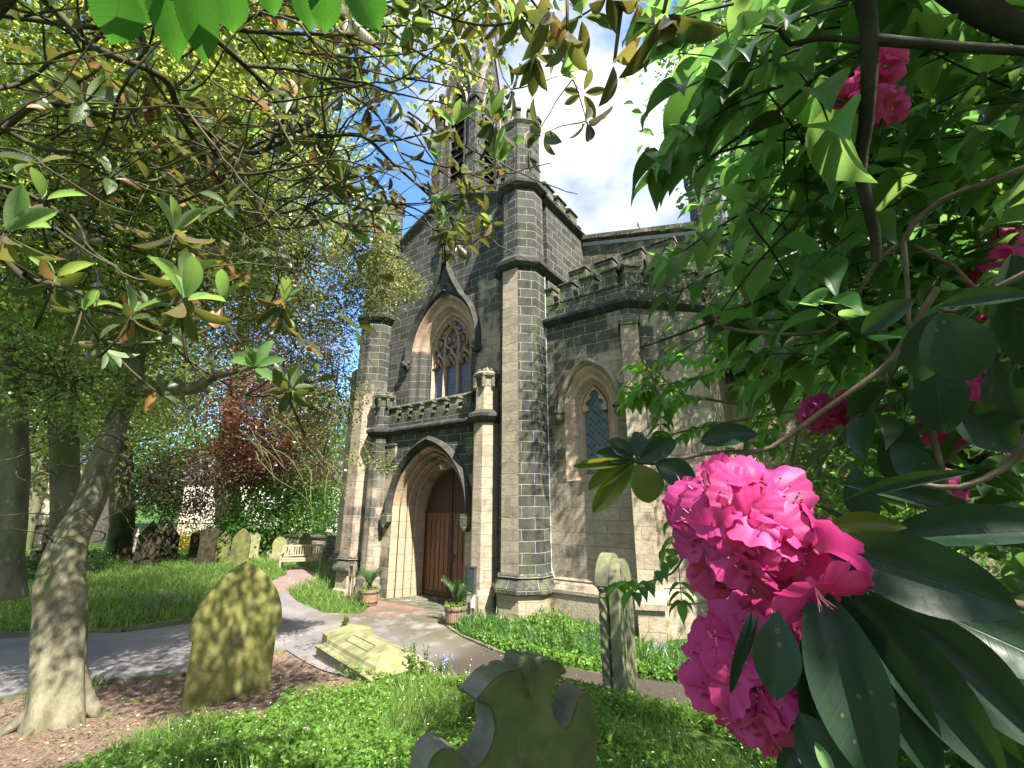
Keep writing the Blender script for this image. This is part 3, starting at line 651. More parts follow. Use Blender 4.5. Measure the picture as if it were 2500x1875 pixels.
knob(g, (WX, FY-.1, 11.05), .10, 9, (1, 1, 1.3), 6, .3); knob(g, (WX, FY-.1, 11.27), .05, 8, (1, 1, 1.5), 6, .2); knob(g, (WX+.13, FY-.1, 11.0), .055, 18, (1, 1, 1.), 6, .3); knob(g, (WX-.13, FY-.1, 11.0), .055, 28, (1, 1, 1.), 6, .3)
g.build('finial', 'stone_black', hm_)

# porch
PY = 8.8; DX = -9.16
porch_open = arch(DX, 1.40, 2.3, 4.05, -.3, 14)
g = G(); g.ext([(-11.25, -.3), (-7.15, -.3), (-7.15, 4.9), (-11.25, 4.9)], PY, FY+.02, [porch_open]); 
g.build('porch', ['stone_porch'], church)
prof = [(1.40, 4.05, PY), (1.36, 3.99, PY+.05), (1.34, 3.96, PY+.15), (1.325, 3.94, PY+.24), (1.30, 3.915, PY+.26), (1.275, 3.89, PY+.17), (1.24, 3.86, PY+.16), (1.225, 3.84, PY+.24), (1.22, 3.82, PY+.42), (1.20, 3.80, PY+.45), (1.175, 3.78, PY+.36), (1.145, 3.75, PY+.37), (1.135, 3.73, PY+.46), (1.13, 3.71, PY+.62), (1.11, 3.69, PY+.65), (1.09, 3.67, PY+.58), (1.07, 3.65, PY+.60), (1.06, 3.62, PY+.80), (1.04, 3.60, PY+.98)]
g = G(); g.loft([row(arch(DX, a, 2.3, b, -.2, 16), y) for a, b, y in prof], 0); door_arch = g.build('doorway_arch', 'moulding_clean', church, smooth=False)
g = G(); WX0 = DX
hd = arch(DX, 1.52, 2.3, 4.24, 2.2, 16); bar(g, hd, PY-.01, .10, .16)
hm2 = g.build('hood_mould', 'stone_black', door_arch)
for s_ in (-1, 1):
    g = G(); x = DX+s_*1.52; T = [(x-.14, 2.26), (x+.14, 2.26), (x+.14, 2.02), (x+.0, 1.84), (x-.14, 2.02)]; g.ext(T[::-1], PY-.2, PY-.002); g.build('label_stop', 'stone_green', hm2)
# door
DY = PY+.98
g = G(); g.box((DX-1.06, DY, 0.02), (DX+1.06, DY+.06, 2.27)); 
do = g.build('door', 'wood_door', church)
g = G()
for x in (-1.02, -.02, .02, 1.02): g.box((DX+x-.02, DY-.03, .03), (DX+x+.02, DY+.002, 2.26))
for zz in (.03, .12): g.box((DX-1.02, DY-.026, zz), (DX+1.02, DY+.001, zz+.05))
for i in range(12):   # boarded panels with pointed heads
    x = DX-.96+i*.1745
    if abs(x-DX) < .05: continue
    g.box((x-.007, DY-.014, .16), (x+.007, DY+.001, 2.05))
for i in range(12):
    x = DX-1.02+.085+i*.17
    for s_ in (-1, 1):
        a = bez((x+s_*.062, 2.02), (x+s_*.06, 2.12), (x, 2.17), 5)
        for p, q in zip(a[:-1], a[1:]):
            g.add([(p[0], DY-.018, p[1]), (q[0], DY-.018, q[1]), (q[0], DY-.018, q[1]+.018), (p[0], DY-.018, p[1]+.018)])
g.build('door_frame', 'wood_dark', do)
g = G(); g.tube([(DX+.13+.055*math.cos(t), DY-.06, 1.02+.075*math.sin(t)) for t in [i*math.pi/8 for i in range(17)]], .012, 6); g.lathe(DX+.13, DY-.03, [(1.07, .001), (1.08, .05), (1.13, .05), (1.14, .01)], 0, 8)
g.build('handle', 'iron', do)
tp = arch(DX, 1.03, 2.3, 3.58, None, 16); g = G(); g.ext(tp, DY+.005, DY+.05); tym = g.build('tympanum', 'wood_dark', church)
g = G(); g.box((DX-1.05, DY-.05, 2.255), (DX+1.05, DY+.01, 2.315)); g.box((DX-.02, DY-.025, 2.3), (DX+.02, DY+.01, 3.55)); bar(g, arch(DX, 1.0, 2.3, 3.55, None, 16), DY+.01, .03, .05); g.build('door_frame', 'wood_dark', tym)
# two-lamp floodlight in the arch
g = G(); g.box((DX+.0, PY+.42, 3.50), (DX+.06, PY+.55, 3.57)); g.box((DX+.08, PY+.36, 3.44), (DX+.16, PY+.46, 3.5)); g.build('floodlight', 'white_paint', church)
# shields
for x, z in ((-10.72, 3.95), (-7.62, 3.98)):
    g = G(); sh = [(x-.2, z+.24), (x-.2, z-.02)]+bez((x-.2, z-.02), (x-.17, z-.2), (x, z-.3), 5)[1:]+bez((x, z-.3), (x+.17, z-.2), (x+.2, z-.02), 5)[1:]+[(x+.2, z+.24)]
    g.ext(sh[::-1] if False else sh, PY-.07, PY-.003); g.box((x-.22, PY-.1, z+.24), (x+.22, PY-.003, z+.29)); g.build('shield', 'stone_green', church)
# porch string and parapet
g = G(); string(g, [(-11.0, PY), (-7.5, PY)], 4.62, .15, .26)
g.build('string_course', 'stone_black', church)
g = G(); g.box((-11.1, PY+.02, 4.66), (-7.3, PY+.3, 4.98)); merlons(g, (-10.95, PY+.02), (-7.5, PY+.02), 4.98, 7, .34, .62, .26, .1, .05)
g.build('parapet', 'stone_green', church)
for px_ in (-7.15, -11.28):
    g = G(); a = .32 if px_ > -9 else .30
    g.lathe(px_, PY+.02, [(-.3, a+.12), (.5, a+.10), (.62, a+.02), (4.48, a)], 0, cap=False); g.lathe(px_, PY+.02, [(4.78, a-.03), (5.62, a-.04)], 0, cap=False)
    pl = g.build('pilaster', 'stone_warm' if px_ > -9 else 'stone_porch', church)
    g = G(); g.lathe(px_, PY+.02, [(4.46, a), (4.52, a+.1), (4.6, a+.16), (4.68, a+.16), (4.80, a-.02)], 0); g.build('string_course', 'stone_black', pl)
    g = G(); g.lathe(px_, PY+.02, [(5.4, a-.03), (5.62, a-.02), (5.68, a+.05), (5.74, a+.06), (5.80, a-.03), (5.9, .1), (6.0, .02)], 0)
    for i in range(8):
        t = math.pi/8+i*math.pi/4; x, y = px_+(a+.03)*math.cos(t), PY+.02+(a+.03)*math.sin(t)
        g.box((x-.035, y-.035, 5.42), (x+.035, y+.035, 5.74)); knob(g, (x, y, 5.40), .05, i, n=5); knob(g, (px_+.22*math.cos(t), PY+.02+.22*math.sin(t), 5.84), .06, i, n=5)
    g.build('pinnacle', 'stone_green', pl)
# doorstep
g = G(); g.box((-10.6, PY-.25, -.3), (-7.9, DY+.1, .025)); g.build('doorstep', 'stone_green', church)

# bellcote with gablets and spire
BX, BY, bh = -9.2, 10.3, .86
bc = G()
bw_open = arch(0, .34, 16.1, 17.2, 13.2, 8)
for k in range(4):
    bc.T = Matrix.Translation((BX, BY, 0)) @ Matrix.Rotation(k*math.pi/2, 4, 'Z')
    bc.ext([(-bh, 10.5), (bh, 10.5), (bh, 16.0), (0, 19.6), (-bh, 16.0)], -bh, -bh+.2, [bw_open])
    bc.loft([row(arch(0, a, 16.1, b, 13.2, 8), y) for a, b, y in ((.46, 17.4, -bh-.01), (.38, 17.25, -bh+.02), (.34, 17.2, -bh+.1))], 0)
bc.T = None
bell = bc.build('bellcote', 'spire_stone', church)
g = G(); g.lathe(BX, BY, [(15.9, .84), (20.6, .05), (20.8, .12), (21.0, .05)], 0, 8); g.build('spire', 'spire_stone', bell)
for k in range(4):
    T = Matrix.Translation((BX, BY, 0)) @ Matrix.Rotation(k*math.pi/2, 4, 'Z')
    g = G(); g.T = T
    for s_ in (-1, 1):
        q = [(0, -bh-.08, 19.72), (s_*(bh+.05), -bh-.08, 15.95), (s_*(bh+.05), -bh+.2, 16.0), (0, -bh+.2, 19.8)]; g.add(q if s_ < 0 else q[::-1])
        q = [(0, -bh-.08, 19.5), (s_*(bh+.05), -bh-.08, 15.8), (s_*(bh+.05), -bh-.08, 15.95), (0, -bh-.08, 19.72)]; g.add(q if s_ > 0 else q[::-1])
    g.T = None; g.T = T
    bar(g, arch(0, .5, 16.1, 17.5, 15.8, 8), -bh-.0, .04, .09)
    g.build('gablet_coping', 'stone', bell)
    g = G(); g.T = T
    # corner buttress with its own little gable
    x = bh-.03; g.box((x-.22, -x-.18, 10.5), (x+.18, -x+.22, 13.9)); g.add([(x-.26, -x-.22, 13.85), (x+.22, -x-.22, 13.85), (x-.02, -x-.22, 14.4)]); g.add([(x+.22, -x-.22, 13.85), (x+.22, -x+.26, 13.85), (x+.22, -x+.02, 14.4)])
    g.add([(x-.26, -x-.22, 13.85), (x-.02, -x-.22, 14.4), (x-.02, -x+.15, 14.4), (x-.26, -x+.15, 13.85)][::-1]); g.add([(x+.22, -x+.02, 14.4), (x-.15, -x+.02, 14.4), (x-.15, -x+.26, 13.85), (x+.22, -x+.26, 13.85)][::-1])
    g.box((x-.17, -x-.12, 13.9), (x+.12, -x+.17, 16.2)); g.T = T; g.lathe(x-.02, -x+.02, [(16.2, .19), (16.3, .21), (17.2, .03)], 0, 4)
    knob(g, (x+.02, -x-.02, 17.3), .13, 5, (1, 1, 1.6), 6, .3)
    g.build('corner_buttress', 'spire_stone', bell)
    g = G(); g.T = T
    for q in range(9): zz = 13.25+q*.36; g.add([(-.34, -bh+.08, zz), (.34, -bh+.08, zz), (.34, -bh+.19, zz+.2), (-.34, -bh+.19, zz+.2)])
    g.add([(-.4, -bh+.21, 10.6), (.4, -bh+.21, 10.6), (.4, -bh+.21, 17.3), (-.4, -bh+.21, 17.3)]); g.build('louvre', 'dark_stone', bell)  # dark sheet added behind the slats, stands in for the shaded inside

# north-west corner buttress (far left)
g = G()
g.box((-14.55, 9.75, -.3), (-13.5, 11.2, 7.4)); g.add([(-14.55, 9.75, 7.4), (-13.5, 9.75, 7.4), (-13.5, 11.2, 8.6), (-14.55, 11.2, 8.6)])
g.box((-13.9, 10.4, -.3), (-12.3, 14, 8.2)); g.build('corner_buttress', 'turret_pale', church)
g = G(); g.lathe(0, 0, [(0, .1), (0.01, .1)], 0, 4) if False else None
g.box((-14.68, 9.6, .0), (-13.45, 11.2, .68)); 
for y0, y1, z0, z1 in ((9.60, 9.74, .68, .9),):
    g.add([(-14.68, y0, z0), (-13.45, y0, z0), (-13.45, y1, z1), (-14.55, y1, z1)])
g.build('plinth', 'stone_green', church)
g = G(); g.box((-16.8, 11.5, -.3), (-14, 20, 6.5)); g.build('side_wall', 'turret_pale', church)

# south aisle stair block: canted walls, window, battlements
AY = 9.32; A0, A1, A2, A3 = (-5.75, AY), (-3.42, AY), (-2.15, 10.59), (-2.15, 13.2)
WC, WB = -4.5, .37
g = G(); ap_out = arch(WC, .66, 4.7, 5.62, 3.0, 10)
g.ext([(-5.9, -.3), (-3.42, -.3), (-3.42, 7.0), (-5.9, 7.0)], AY, AY+.5, [ap_out])
def wallq(g, a, b, z0, z1, m=0): g.add([(*a, z0), (*b, z0), (*b, z1), (*a, z1)], m)
wallq(g, A1, A2, -.3, 7.0); wallq(g, A2, A3, -.3, 7.0)
aw = g.build('aisle_wall', 'stone_aisle', church)
g = G(); g.loft([row(arch(WC, a, 4.7, b, 3.0, 12), y) for a, b, y in ((.66, 5.62, AY), (.62, 5.57, AY+.03), (.55, 5.50, AY+.10), (.50, 5.44, AY+.11), (.47, 5.4, AY+.12), (.38, 5.30, AY+.26), (.35, 5.27, AY+.28), (.30, 5.2, AY+.36))], 0)
g.add([(WC-.66, AY, 3.0), (WC+.66, AY, 3.0), (WC+.3, AY+.36, 3.15), (WC-.3, AY+.36, 3.15)])
w2 = g.build('window', 'window_arch', church)
g = G(); g.ext(arch(WC, .32, 4.7, 5.22, 3.0, 10), AY+.36, AY+.38); g.build('pane', 'glass_dark', w2)
g = G()
for s_ in (-1, 1):
    a = bez((WC+s_*.30, 4.62), (WC+s_*.12, 4.62), (WC+s_*.17, 4.74), 5); b = bez((WC+s_*.17, 4.74), (WC+s_*.34, 4.84), (WC+s_*.10, 4.92), 6); c = bez((WC+s_*.10, 4.92), (WC+s_*.18, 5.08), (WC, 5.14), 5)
    poly = [(WC+s_*.31, 4.6)]+a+b+c+[(WC, 5.24), (WC+s_*.12, 5.1), (WC+s_*.25, 4.92), (WC+s_*.31, 4.75)]
    g.ext(poly, AY+.28, AY+.36)
g.build('tracery', 'window_arch', w2)
g = G(); WX0 = WC; bar(g, arch(WC, .76, 4.7, 5.80, 4.62, 12), AY-.005, .07, .12); h3 = g.build('hood_mould', 'stone', w2)
for i, s_ in enumerate((-1, 1)):   # carved heads
    g = G(); c = (WC+s_*.76, AY-.1, 4.5); knob(g, c, .125, 40+i, (.9, .9, 1.15), 10, .05); knob(g, (c[0]+.015, AY-.21, 4.49), .03, 1, (.8, 1, 1.4), 5, .05)
    for e in (-.04, .05): knob(g, (c[0]+e, AY-.195, 4.53), .02, 2, n=4, amp=0)
    g.tube([(c[0]-.04, AY-.2, 4.43), (c[0]+.05, AY-.2, 4.43)], .012, 5); g.lathe(c[0], c[1], [(4.57, .13), (4.62, .14), (4.66, .09)], 0, 8); g.build('carved_head', 'grey_green_stone', h3, smooth=True)
g = G(); string(g, [A0, A1, A2, A3], 7.04, .15, .30); g.build('string_course', 'stone_black', aw)
g = G()
for a, b, n in ((A0, A1, 4), (A1, A2, 3), (A2, A3, 3)):
    wallq(g, a, b, 7.1, 7.5); merlons(g, a, b, 7.48, n, .46, .62, .28, .11, .055)
g.add([(-5.9, 9.6, 7.3), (-3.5, 9.6, 7.3), (-2.4, 10.7, 7.3), (-2.4, 13.2, 7.3), (-5.9, 13.2, 7.3)])
g.build('parapet', 'stone_green', aw)
g = G(); # plinth of aisle
pl_pts = [A0, A1, A2, A3]
prof = [(.16, -.3), (.16, .62), (.20, .64), (.20, .70), (.04, .86), (.06, .89), (0, .93)]
rows = []
P3 = [Vector((*p, 0)) for p in pl_pts]
for off, zz in prof:
    r_ = []
    for i, p in enumerate(P3):
        ns = []
        if i > 0: d = (P3[i]-P3[i-1]).normalized(); ns.append(Vector((d.y, -d.x, 0)))
        if i < 3: d = (P3[i+1]-P3[i]).normalized(); ns.append(Vector((d.y, -d.x, 0)))
        nn = sum(ns, Vector((0, 0, 0))).normalized(); nn = nn/nn.dot(ns[0]); v = p+nn*off; r_.append((v.x, v.y, zz))
    rows.append(r_)
g.loft(rows, 0)
for (off, zz), r0 in zip(prof, rows): pass
g.build('plinth', 'stone_clean', aw)
# angle buttress on the corner between west and canted wall
g = G(); bd = Vector((math.sin(R(22.5)), -math.cos(R(22.5)), 0)); bt = Vector((-bd.y, bd.x, 0)); bo = Vector((A1[0], A1[1], 0))
def bq(u, o, z): v = bo+bt*u+bd*o; return (v.x, v.y, z)
def bblock(o1, z0, z1, hw, slope=None, m=0, o2=None):
    o2 = o1 if o2 is None else o2; zt = z1
    f = [bq(-hw, o1, z0), bq(hw, o1, z0), bq(hw, o2, zt), bq(-hw, o2, zt)]; g.add(f, m)
    g.add([bq(-hw, -.3, z0), bq(-hw, o1, z0), bq(-hw, o2, zt), bq(-hw, -.3, zt)], m); g.add([bq(hw, o1, z0), bq(hw, -.3, z0), bq(hw, -.3, zt), bq(hw, o2, zt)], m)
    g.add([bq(-hw, o2, zt), bq(hw, o2, zt), bq(hw, -.3, zt), bq(-hw, -.3, zt)], m)
bblock(.62, -.4, .62, .24); bblock(.68, .62, .72, .28); bblock(.68, .72, .92, .28, o2=.5); bblock(.47, .92, 4.55, .20); bblock(.30, 4.8, 6.45, .19)
b_ = g.build('buttress', 'stone_warm', church)
g = G(); bblock(.52, 4.5, 4.6, .24); bblock(.52, 4.6, 4.85, .24, o2=.26); bblock(.36, 6.35, 6.42, .23); bblock(.36, 6.42, 6.62, .23, o2=.18); g.build('offset', 'stone_green', b_)
# nave wall behind, with lead-flashed coping, and its parapet
g = G(); g.add([(-5.65, 11.7, 6), (-.6, 11.7, 6), (-.6, 11.7, 9.2), (-2.2, 11.7, 9.75), (-5.65, 11.7, 10.65)]); g.box((-5.65, 11.75, 6), (-.6, 20, 9.2)); g.build('nave_wall', 'stone_green', church)
g = G()
for (x0, z0), (x1, z1) in (((-5.65, 10.65), (-2.2, 9.75)), ((-2.2, 9.75), (-.6, 9.2))):
    for (y0, a0), (y1, a1) in (((11.69, 0), (11.56, .06)), ((11.56, .06), (11.56, .2)), ((11.56, .2), (12.1, .35)), ((12.1, .35), (12.1, 0))): g.add([(x0, y0, z0+a0), (x1, y0, z1+a0), (x1, y1, z1+a1), (x0, y1, z0+a1)])
g.build('coping', 'stone_green', church)
g = G(); g.add([(-5.6, 11.68, 10.50), (-2.2, 11.68, 9.62), (-2.2, 11.66, 9.72), (-5.6, 11.66, 10.62)]); g.build('flashing', 'lead', church)
g = G(); g.box((-5.62, 10.7, 7), (-2.6, 11.0, 8.45)); merlons(g, (-5.62, 10.7), (-2.3, 10.7), 8.45, 4, .66, .66, .3); g.build('parapet', 'stone_green', church)
# far turret over the south aisle
ft = G(); ft.lathe(-2.3, 14.5, [(0, .62), (10.6, .6)], 0, cap=False); ft.lathe(-2.3, 14.5, [(11.0, .52), (13.0, .5), (13.1, .58), (13.5, .58), (13.5, .3)], 0)
f_ = ft.build('turret', 'turret_side', church); g = G(); g.lathe(-2.3, 14.5, [(10.5, .6), (10.6, .7), (10.8, .74), (11.05, .5)], 0); g.build('string_course', 'stone_black', f_)
g = G(); g.box((-2.3, 13.2, -.3), (1.2, 22, 7.2)); g.box((-.1, 12.9, -.3), (.5, 13.3, 5.0)); g.add([(-.1, 12.9, 5.0), (.5, 12.9, 5.0), (.5, 13.4, 6.4), (-.1, 13.4, 6.4)]); g.box((1.6, 12.2, -.3), (2.1, 14, 4.0)); g.build('south_wall', 'turret_pale', church)
g = G(); g.lathe(1.0, 14.5, [(0, .5), (6.9, .5), (7.0, .58), (7.5, .58), (7.5, .3)], 0); g.build('turret', 'turret_pale', church)
# lightning conductor tape
g = G(); cxp = TX[1]+.575; cyp = TY+.20
g.tube([(cxp-.0, cyp+.02, 8.42), (cxp+.01, cyp, 8.3), (cxp+.01, cyp, 5), (cxp+.015, cyp, 1.1), (cxp+.06, cyp-.02, 1.0), (cxp+.17, cyp-.03, .7), (cxp+.13, cyp-.03, .5), (cxp+.09, cyp, .2), (cxp+.12, cyp, 0)], .013, 5)
for zz in (6.8, 5.2, 3.6, 2.0): g.box((cxp-.02, cyp-.02, zz), (cxp+.035, cyp+.02, zz+.03))
g.build('lightning_conductor', 'copper_cable', church)

# ------------------------------------------------------------------ gravestones
def stone_obj(name, outl, base, d, th, mats, label, group=None, extra=None, lean=0.0):
    """outl in (u,z) local; d = unit 2D direction of u; front normal = (d.y,-d.x)."""
    g = G(); d = np.array(d)/np.hypot(*d)
    o = empty(name, (base[0], base[1], base[2]), label, 'gravestone', group)
    M = Matrix(((d[0], -d[1], 0, base[0]), (d[1], d[0], 0, base[1]), (0, 0, 1, base[2]), (0, 0, 0, 1))) @ Matrix.Rotation(lean, 4, 'X')
    g.T = M; g.ext(outl, 0, th, ms=0 if isinstance(mats, str) else 1); sl_ = g.build('slab', mats, o)
    import bmesh
    bm = bmesh.new(); bm.from_mesh(sl_.data); bmesh.ops.remove_doubles(bm, verts=bm.verts, dist=1e-4)
    ed = [e for e in bm.edges if len(e.link_faces) == 2 and e.calc_face_angle(0) > 1.0]
    bmesh.ops.bevel(bm, geom=ed, offset=.008, segments=2, affect='EDGES'); bm.to_mesh(sl_.data); bm.free()
    if extra: extra(o, M)
    return o
def pointed(wd, h, zs, base=.0, sh=0.0):
    a = arch(0, wd/2, zs, h, None, 12)[::-1]
    if sh: return [(-wd/2+sh, -.3), (wd/2-sh, -.3), (wd/2-sh, zs-.05), (wd/2, zs-.02)]+a[0:]+[(-wd/2, zs-.02), (-wd/2+sh, zs-.05)]
    return [(-wd/2, -.3), (wd/2, -.3)]+a
# large mossy stone, left foreground
b = onG(545, 1742)
A = onG(438, 1740); dd = np.array([.22, .975]); c_ = A[:2]+dd*.50
stone_obj('gravestone', pointed(1.06, 1.66, .82, sh=.055), (c_[0], c_[1], A[2]-.02), dd, .12, 'mossy_stone', 'large pointed gravestone, mossy and dappled, beside the gnarled tree in the foreground')
# ornate scrolled stone
def on_plane(x, y, c, d):
    nn = np.array([d[1], -d[0], 0]); v = ray(x, y); t = nn.dot(np.array([c[0], c[1], 0])-CAM*np.array([1, 1, 0]))/nn.dot(v); return CAM+v*t
v0 = ray(1287, 1603); C0 = CAM+v0/np.hypot(v0[0], v0[1])*2.0
d0 = np.array([.36, .933]); d0 = d0/np.hypot(*d0)
op = [(1287, 1603), (1292, 1613), (1296, 1634), (1303, 1625), (1316, 1618), (1328, 1613), (1339, 1612), (1351, 1613), (1362, 1616), (1372, 1622), (1380, 1630), (1385, 1638), (1388, 1645), (1380, 1647), (1373, 1650), (1367, 1658), (1357, 1675), (1350, 1697), (1348, 1712), (1350, 1728), (1356, 1752), (1363, 1764), (1371, 1773), (1382, 1777), (1392, 1768), (1399, 1750), (1404, 1732), (1411, 1712), (1417, 1702), (1425, 1695), (1436, 1692), (1445, 1698), (1450, 1708), (1454, 1725), (1458, 1761), (1459, 1795), (1461, 1875), (1464, 2150),
      (1030, 2380), (1038, 1930), (1045, 1878), (1054, 1855), (1064, 1842), (1076, 1832), (1090, 1827), (1104, 1828), (1115, 1834), (1124, 1846), (1131, 1862), (1140, 1872), (1158, 1875), (1178, 1862), (1192, 1842), (1203, 1817), (1210, 1783), (1208, 1765), (1203, 1745), (1196, 1730), (1186, 1722), (1172, 1718), (1162, 1714), (1166, 1706), (1178, 1692), (1192, 1675), (1206, 1660), (1221, 1649), (1235, 1641), (1249, 1637), (1263, 1635), (1276, 1638), (1278, 1622), (1281, 1611)]
ol = []
for p in op:
    q = on_plane(*p, C0, d0); ol.append(((q[0]-C0[0])*d0[0]+(q[1]-C0[1])*d0[1], q[2]-C0[2]))
ol = [(u, max(z, -1.25)) for u, z in ol][::-1]
def orn(o, M):
    g = G(); g.T = M
    fin = [(0, .005), (.012, -.02), (.02, -.06), (.018, -.10), (0, -.14), (-.018, -.10), (-.02, -.06), (-.012, -.02)]
    g.ext(fin[::-1], -.035, .10); g.build('finial', 'slate_stone', o)
oo = stone_obj('gravestone', ol, (C0[0], C0[1], C0[2]), d0, .15, ['slate_stone', 'stone_top_lit'], 'dark ornate gravestone with scrolled shoulders and a spike, nearest in the foreground', extra=orn)
# tall stone with twisted column
b = onG(1500, 1722)
vd = nrm(np.array([b[0], b[1]])); rr_ = np.array([vd[1], -vd[0]]); Bn = -vd*.34+rr_*.94; dT = np.array([Bn[1], -Bn[0]])*1.0; dT = np.array([Bn[1], -Bn[0]]); dT = -np.array([-Bn[1], Bn[0]])
dT = np.array([Bn[1], -Bn[0]])*-1.0 if False else np.array([Bn[1], -Bn[0]])
def col(o, M):
    for sg in (-1, 1):
        x = sg*.31; g = G(); g.T = M; cy = -.12
        g.box((x-.09, cy-.09, -.2), (x+.09, cy+.09, .25)); g.T = M; g.lathe(x, cy, [(.25, .09), (.30, .10), (.34, .075), (.38, .095), (.42, .07)], 0, 16)
        n = 14; rows = []
        for k in range(61):
            z = .42+k*(1.16/60); tw = k/60*2*math.pi*1.6; ring = []
            for i in range(n*2+1):
                a = 2*math.pi*i/(n*2); r = .085*(1+.15*math.cos(4*(a+tw))); ring.append((x+r*math.cos(a), cy+r*math.sin(a), z))
            rows.append(ring)
        g.loft(rows, 0); g.lathe(x, cy, [(1.56, .065), (1.6, .09), (1.66, .075), (1.72, .11), (1.76, .1)], 0, 16); g.build('column', 'grey_green_stone', o, smooth=False)
    g = G(); g.T = M; a = arch(0, .42, 1.76, 2.22, None, 10); i_ = arch(0, .25, 1.76, 2.02, None, 10)
    g.ext((a[::-1]+i_), -.23, -.002); g.build('hood', 'grey_green_stone', o)
    g = G(); g.T = M; g.box((-.44, -.2, -.3), (.44, .22, .14)); g.build('plinth', 'grey_green_stone', o)
stone_obj('gravestone', pointed(.80, 2.14, 1.72), (b[0]+.1, b[1], b[2]-.02), dT, .17, 'grey_green_stone', 'tall round topped gravestone with a twisted column, in front of the aisle wall', extra=col).scale = (.68, .68, .76)

# ledger tomb
def ledger():
    A = onG(770, 1610); B = onG(935, 1690); A = np.array([A[0], A[1], float(ground(A[0], A[1]))]); d = (B-A)[:2]; Ln = 2.05; d = d/np.hypot(*d); nb = np.array([-d[1], d[0]])
    o = empty('ledger_tomb', (A[0], A[1], A[2]), 'low coped stone tomb, mossy and sunlit, beside the path', 'tomb')
    M = Matrix(((d[0], nb[0], 0, A[0]), (d[1], nb[1], 0, A[1]), (0, 0, 1, A[2]), (0, 0, 0, 1)))
    g = G(); g.T = M; g.box((0, 0, -.3), (Ln, .95, .17)); g.build('base', 'tomb_side', o)
    g = G(); g.T = M; prof = [(-.01, .17), (-.02, .20), (.0, .215), (.06, .225), (.08, .25), (.10, .25), (.12, .30)]
    def ring(o_, z): return [(o_, o_, z), (Ln-o_, o_, z), (Ln-o_, .95-o_, z), (o_, .95-o_, z)]
    rs = [ring(a, z) for a, z in prof]
    for r0, r1 in zip(rs[:-1], rs[1:]):
        for k in range(4): g.add([r0[k], r0[(k+1) % 4], r1[(k+1) % 4], r1[k]])
    e = .12; rg = [(e+.30, .475, .44), (Ln-e-.42, .475, .44)]
    R4 = rs[-1]; g.add([R4[0], R4[1], rg[1], rg[0]]); g.add([R4[2], R4[3], rg[0], rg[1]]); g.add([R4[1], R4[2], rg[1]]); g.add([R4[3], R4[0], rg[0]])
    g.build('coped_slab', 'tomb_stone', o)
    g = G(); g.T = M; g.box((-.06, .1, -.1), (.16, .9, .36)); g.add([(-.06, .1, .36), (.16, .1, .36), (.1, .5, .47)]); g.add([(.16, .1, .36), (.16, .9, .36), (.1, .5, .47)]); g.add([(.16, .9, .36), (-.06, .9, .36), (.1, .5, .47)]); g.add([(-.06, .9, .36), (-.06, .1, .36), (.1, .5, .47)])
    g.build('headpiece', 'tomb_stone', o)
    g = G(); g.T = M; x0, x1 = .55, 1.35
    for u0, u1, v0, v1 in ((x0, x1, .24, .25), (x0, x1, .37, .38), (x0, x0+.01, .24, .38), (x1, x1+.01, .24, .38)):
        zf = lambda v: .30+(v-.12)*(.14/.355)+.004
        g.add([(u0, v0, zf(v0)), (u1, v0, zf(v0)), (u1, v1, zf(v1)), (u0, v1, zf(v1))])
    g.build('carved_line', 'dark_stone', o)
ledger()
# background stones: px centre, base y, width px, top y, shape, material, label
BGS = [
 (136, 1366, 40, 1274, 'ogee', 'dark_stone', 'dark pointed gravestone right of the stone cross, partly behind the gnarled trunk'),
 (301, 1369, 42, 1278, 'shoulder', 'dark_stone', 'dark square shouldered gravestone just right of the gnarled trunk, by the railing'),
 (351, 1385, 62, 1271, 'gable', 'dark_stone', 'tallest steep gabled dark gravestone in the row beyond the lawn'),
 (403, 1370, 56, 1282, 'gable', 'dark_stone', 'dark gabled gravestone close behind and right of the steepest one'),
 (468, 1366, 26, 1298, 'round', 'dark_stone', 'narrow dark gravestone tucked left of the pedimented one'),
 (499, 1381, 50, 1284, 'ped', 'dark_stone', 'dark gravestone with a pediment top standing on a block base'),
 (540, 1366, 36, 1296, 'ogee', 'slate_stone', 'grey gravestone with an ogee point below the copper beech trunk'),
 (580, 1381, 46, 1290, 'point', 'slate_stone', 'dark green pointed gravestone just above the tip of the large mossy one'),
 (615, 1368, 30, 1301, 'round', 'tomb_stone', 'pale mottled round topped gravestone in front of the rubble wall'),
 (678, 1368, 38, 1311, 'round2', 'tomb_stone', 'dappled round topped gravestone left of the bench'),
 (741, 1362, 32, 1299, 'point', 'mossy_stone', 'green pointed gravestone directly behind the bench'),
 (713, 1356, 22, 1322, 'gable', 'pale_stone', 'small pale gravestone behind the left end of the bench'),
 (325, 1350, 16, 1290, 'gable', 'pale_stone', 'far white pointed gravestone against the railing')]
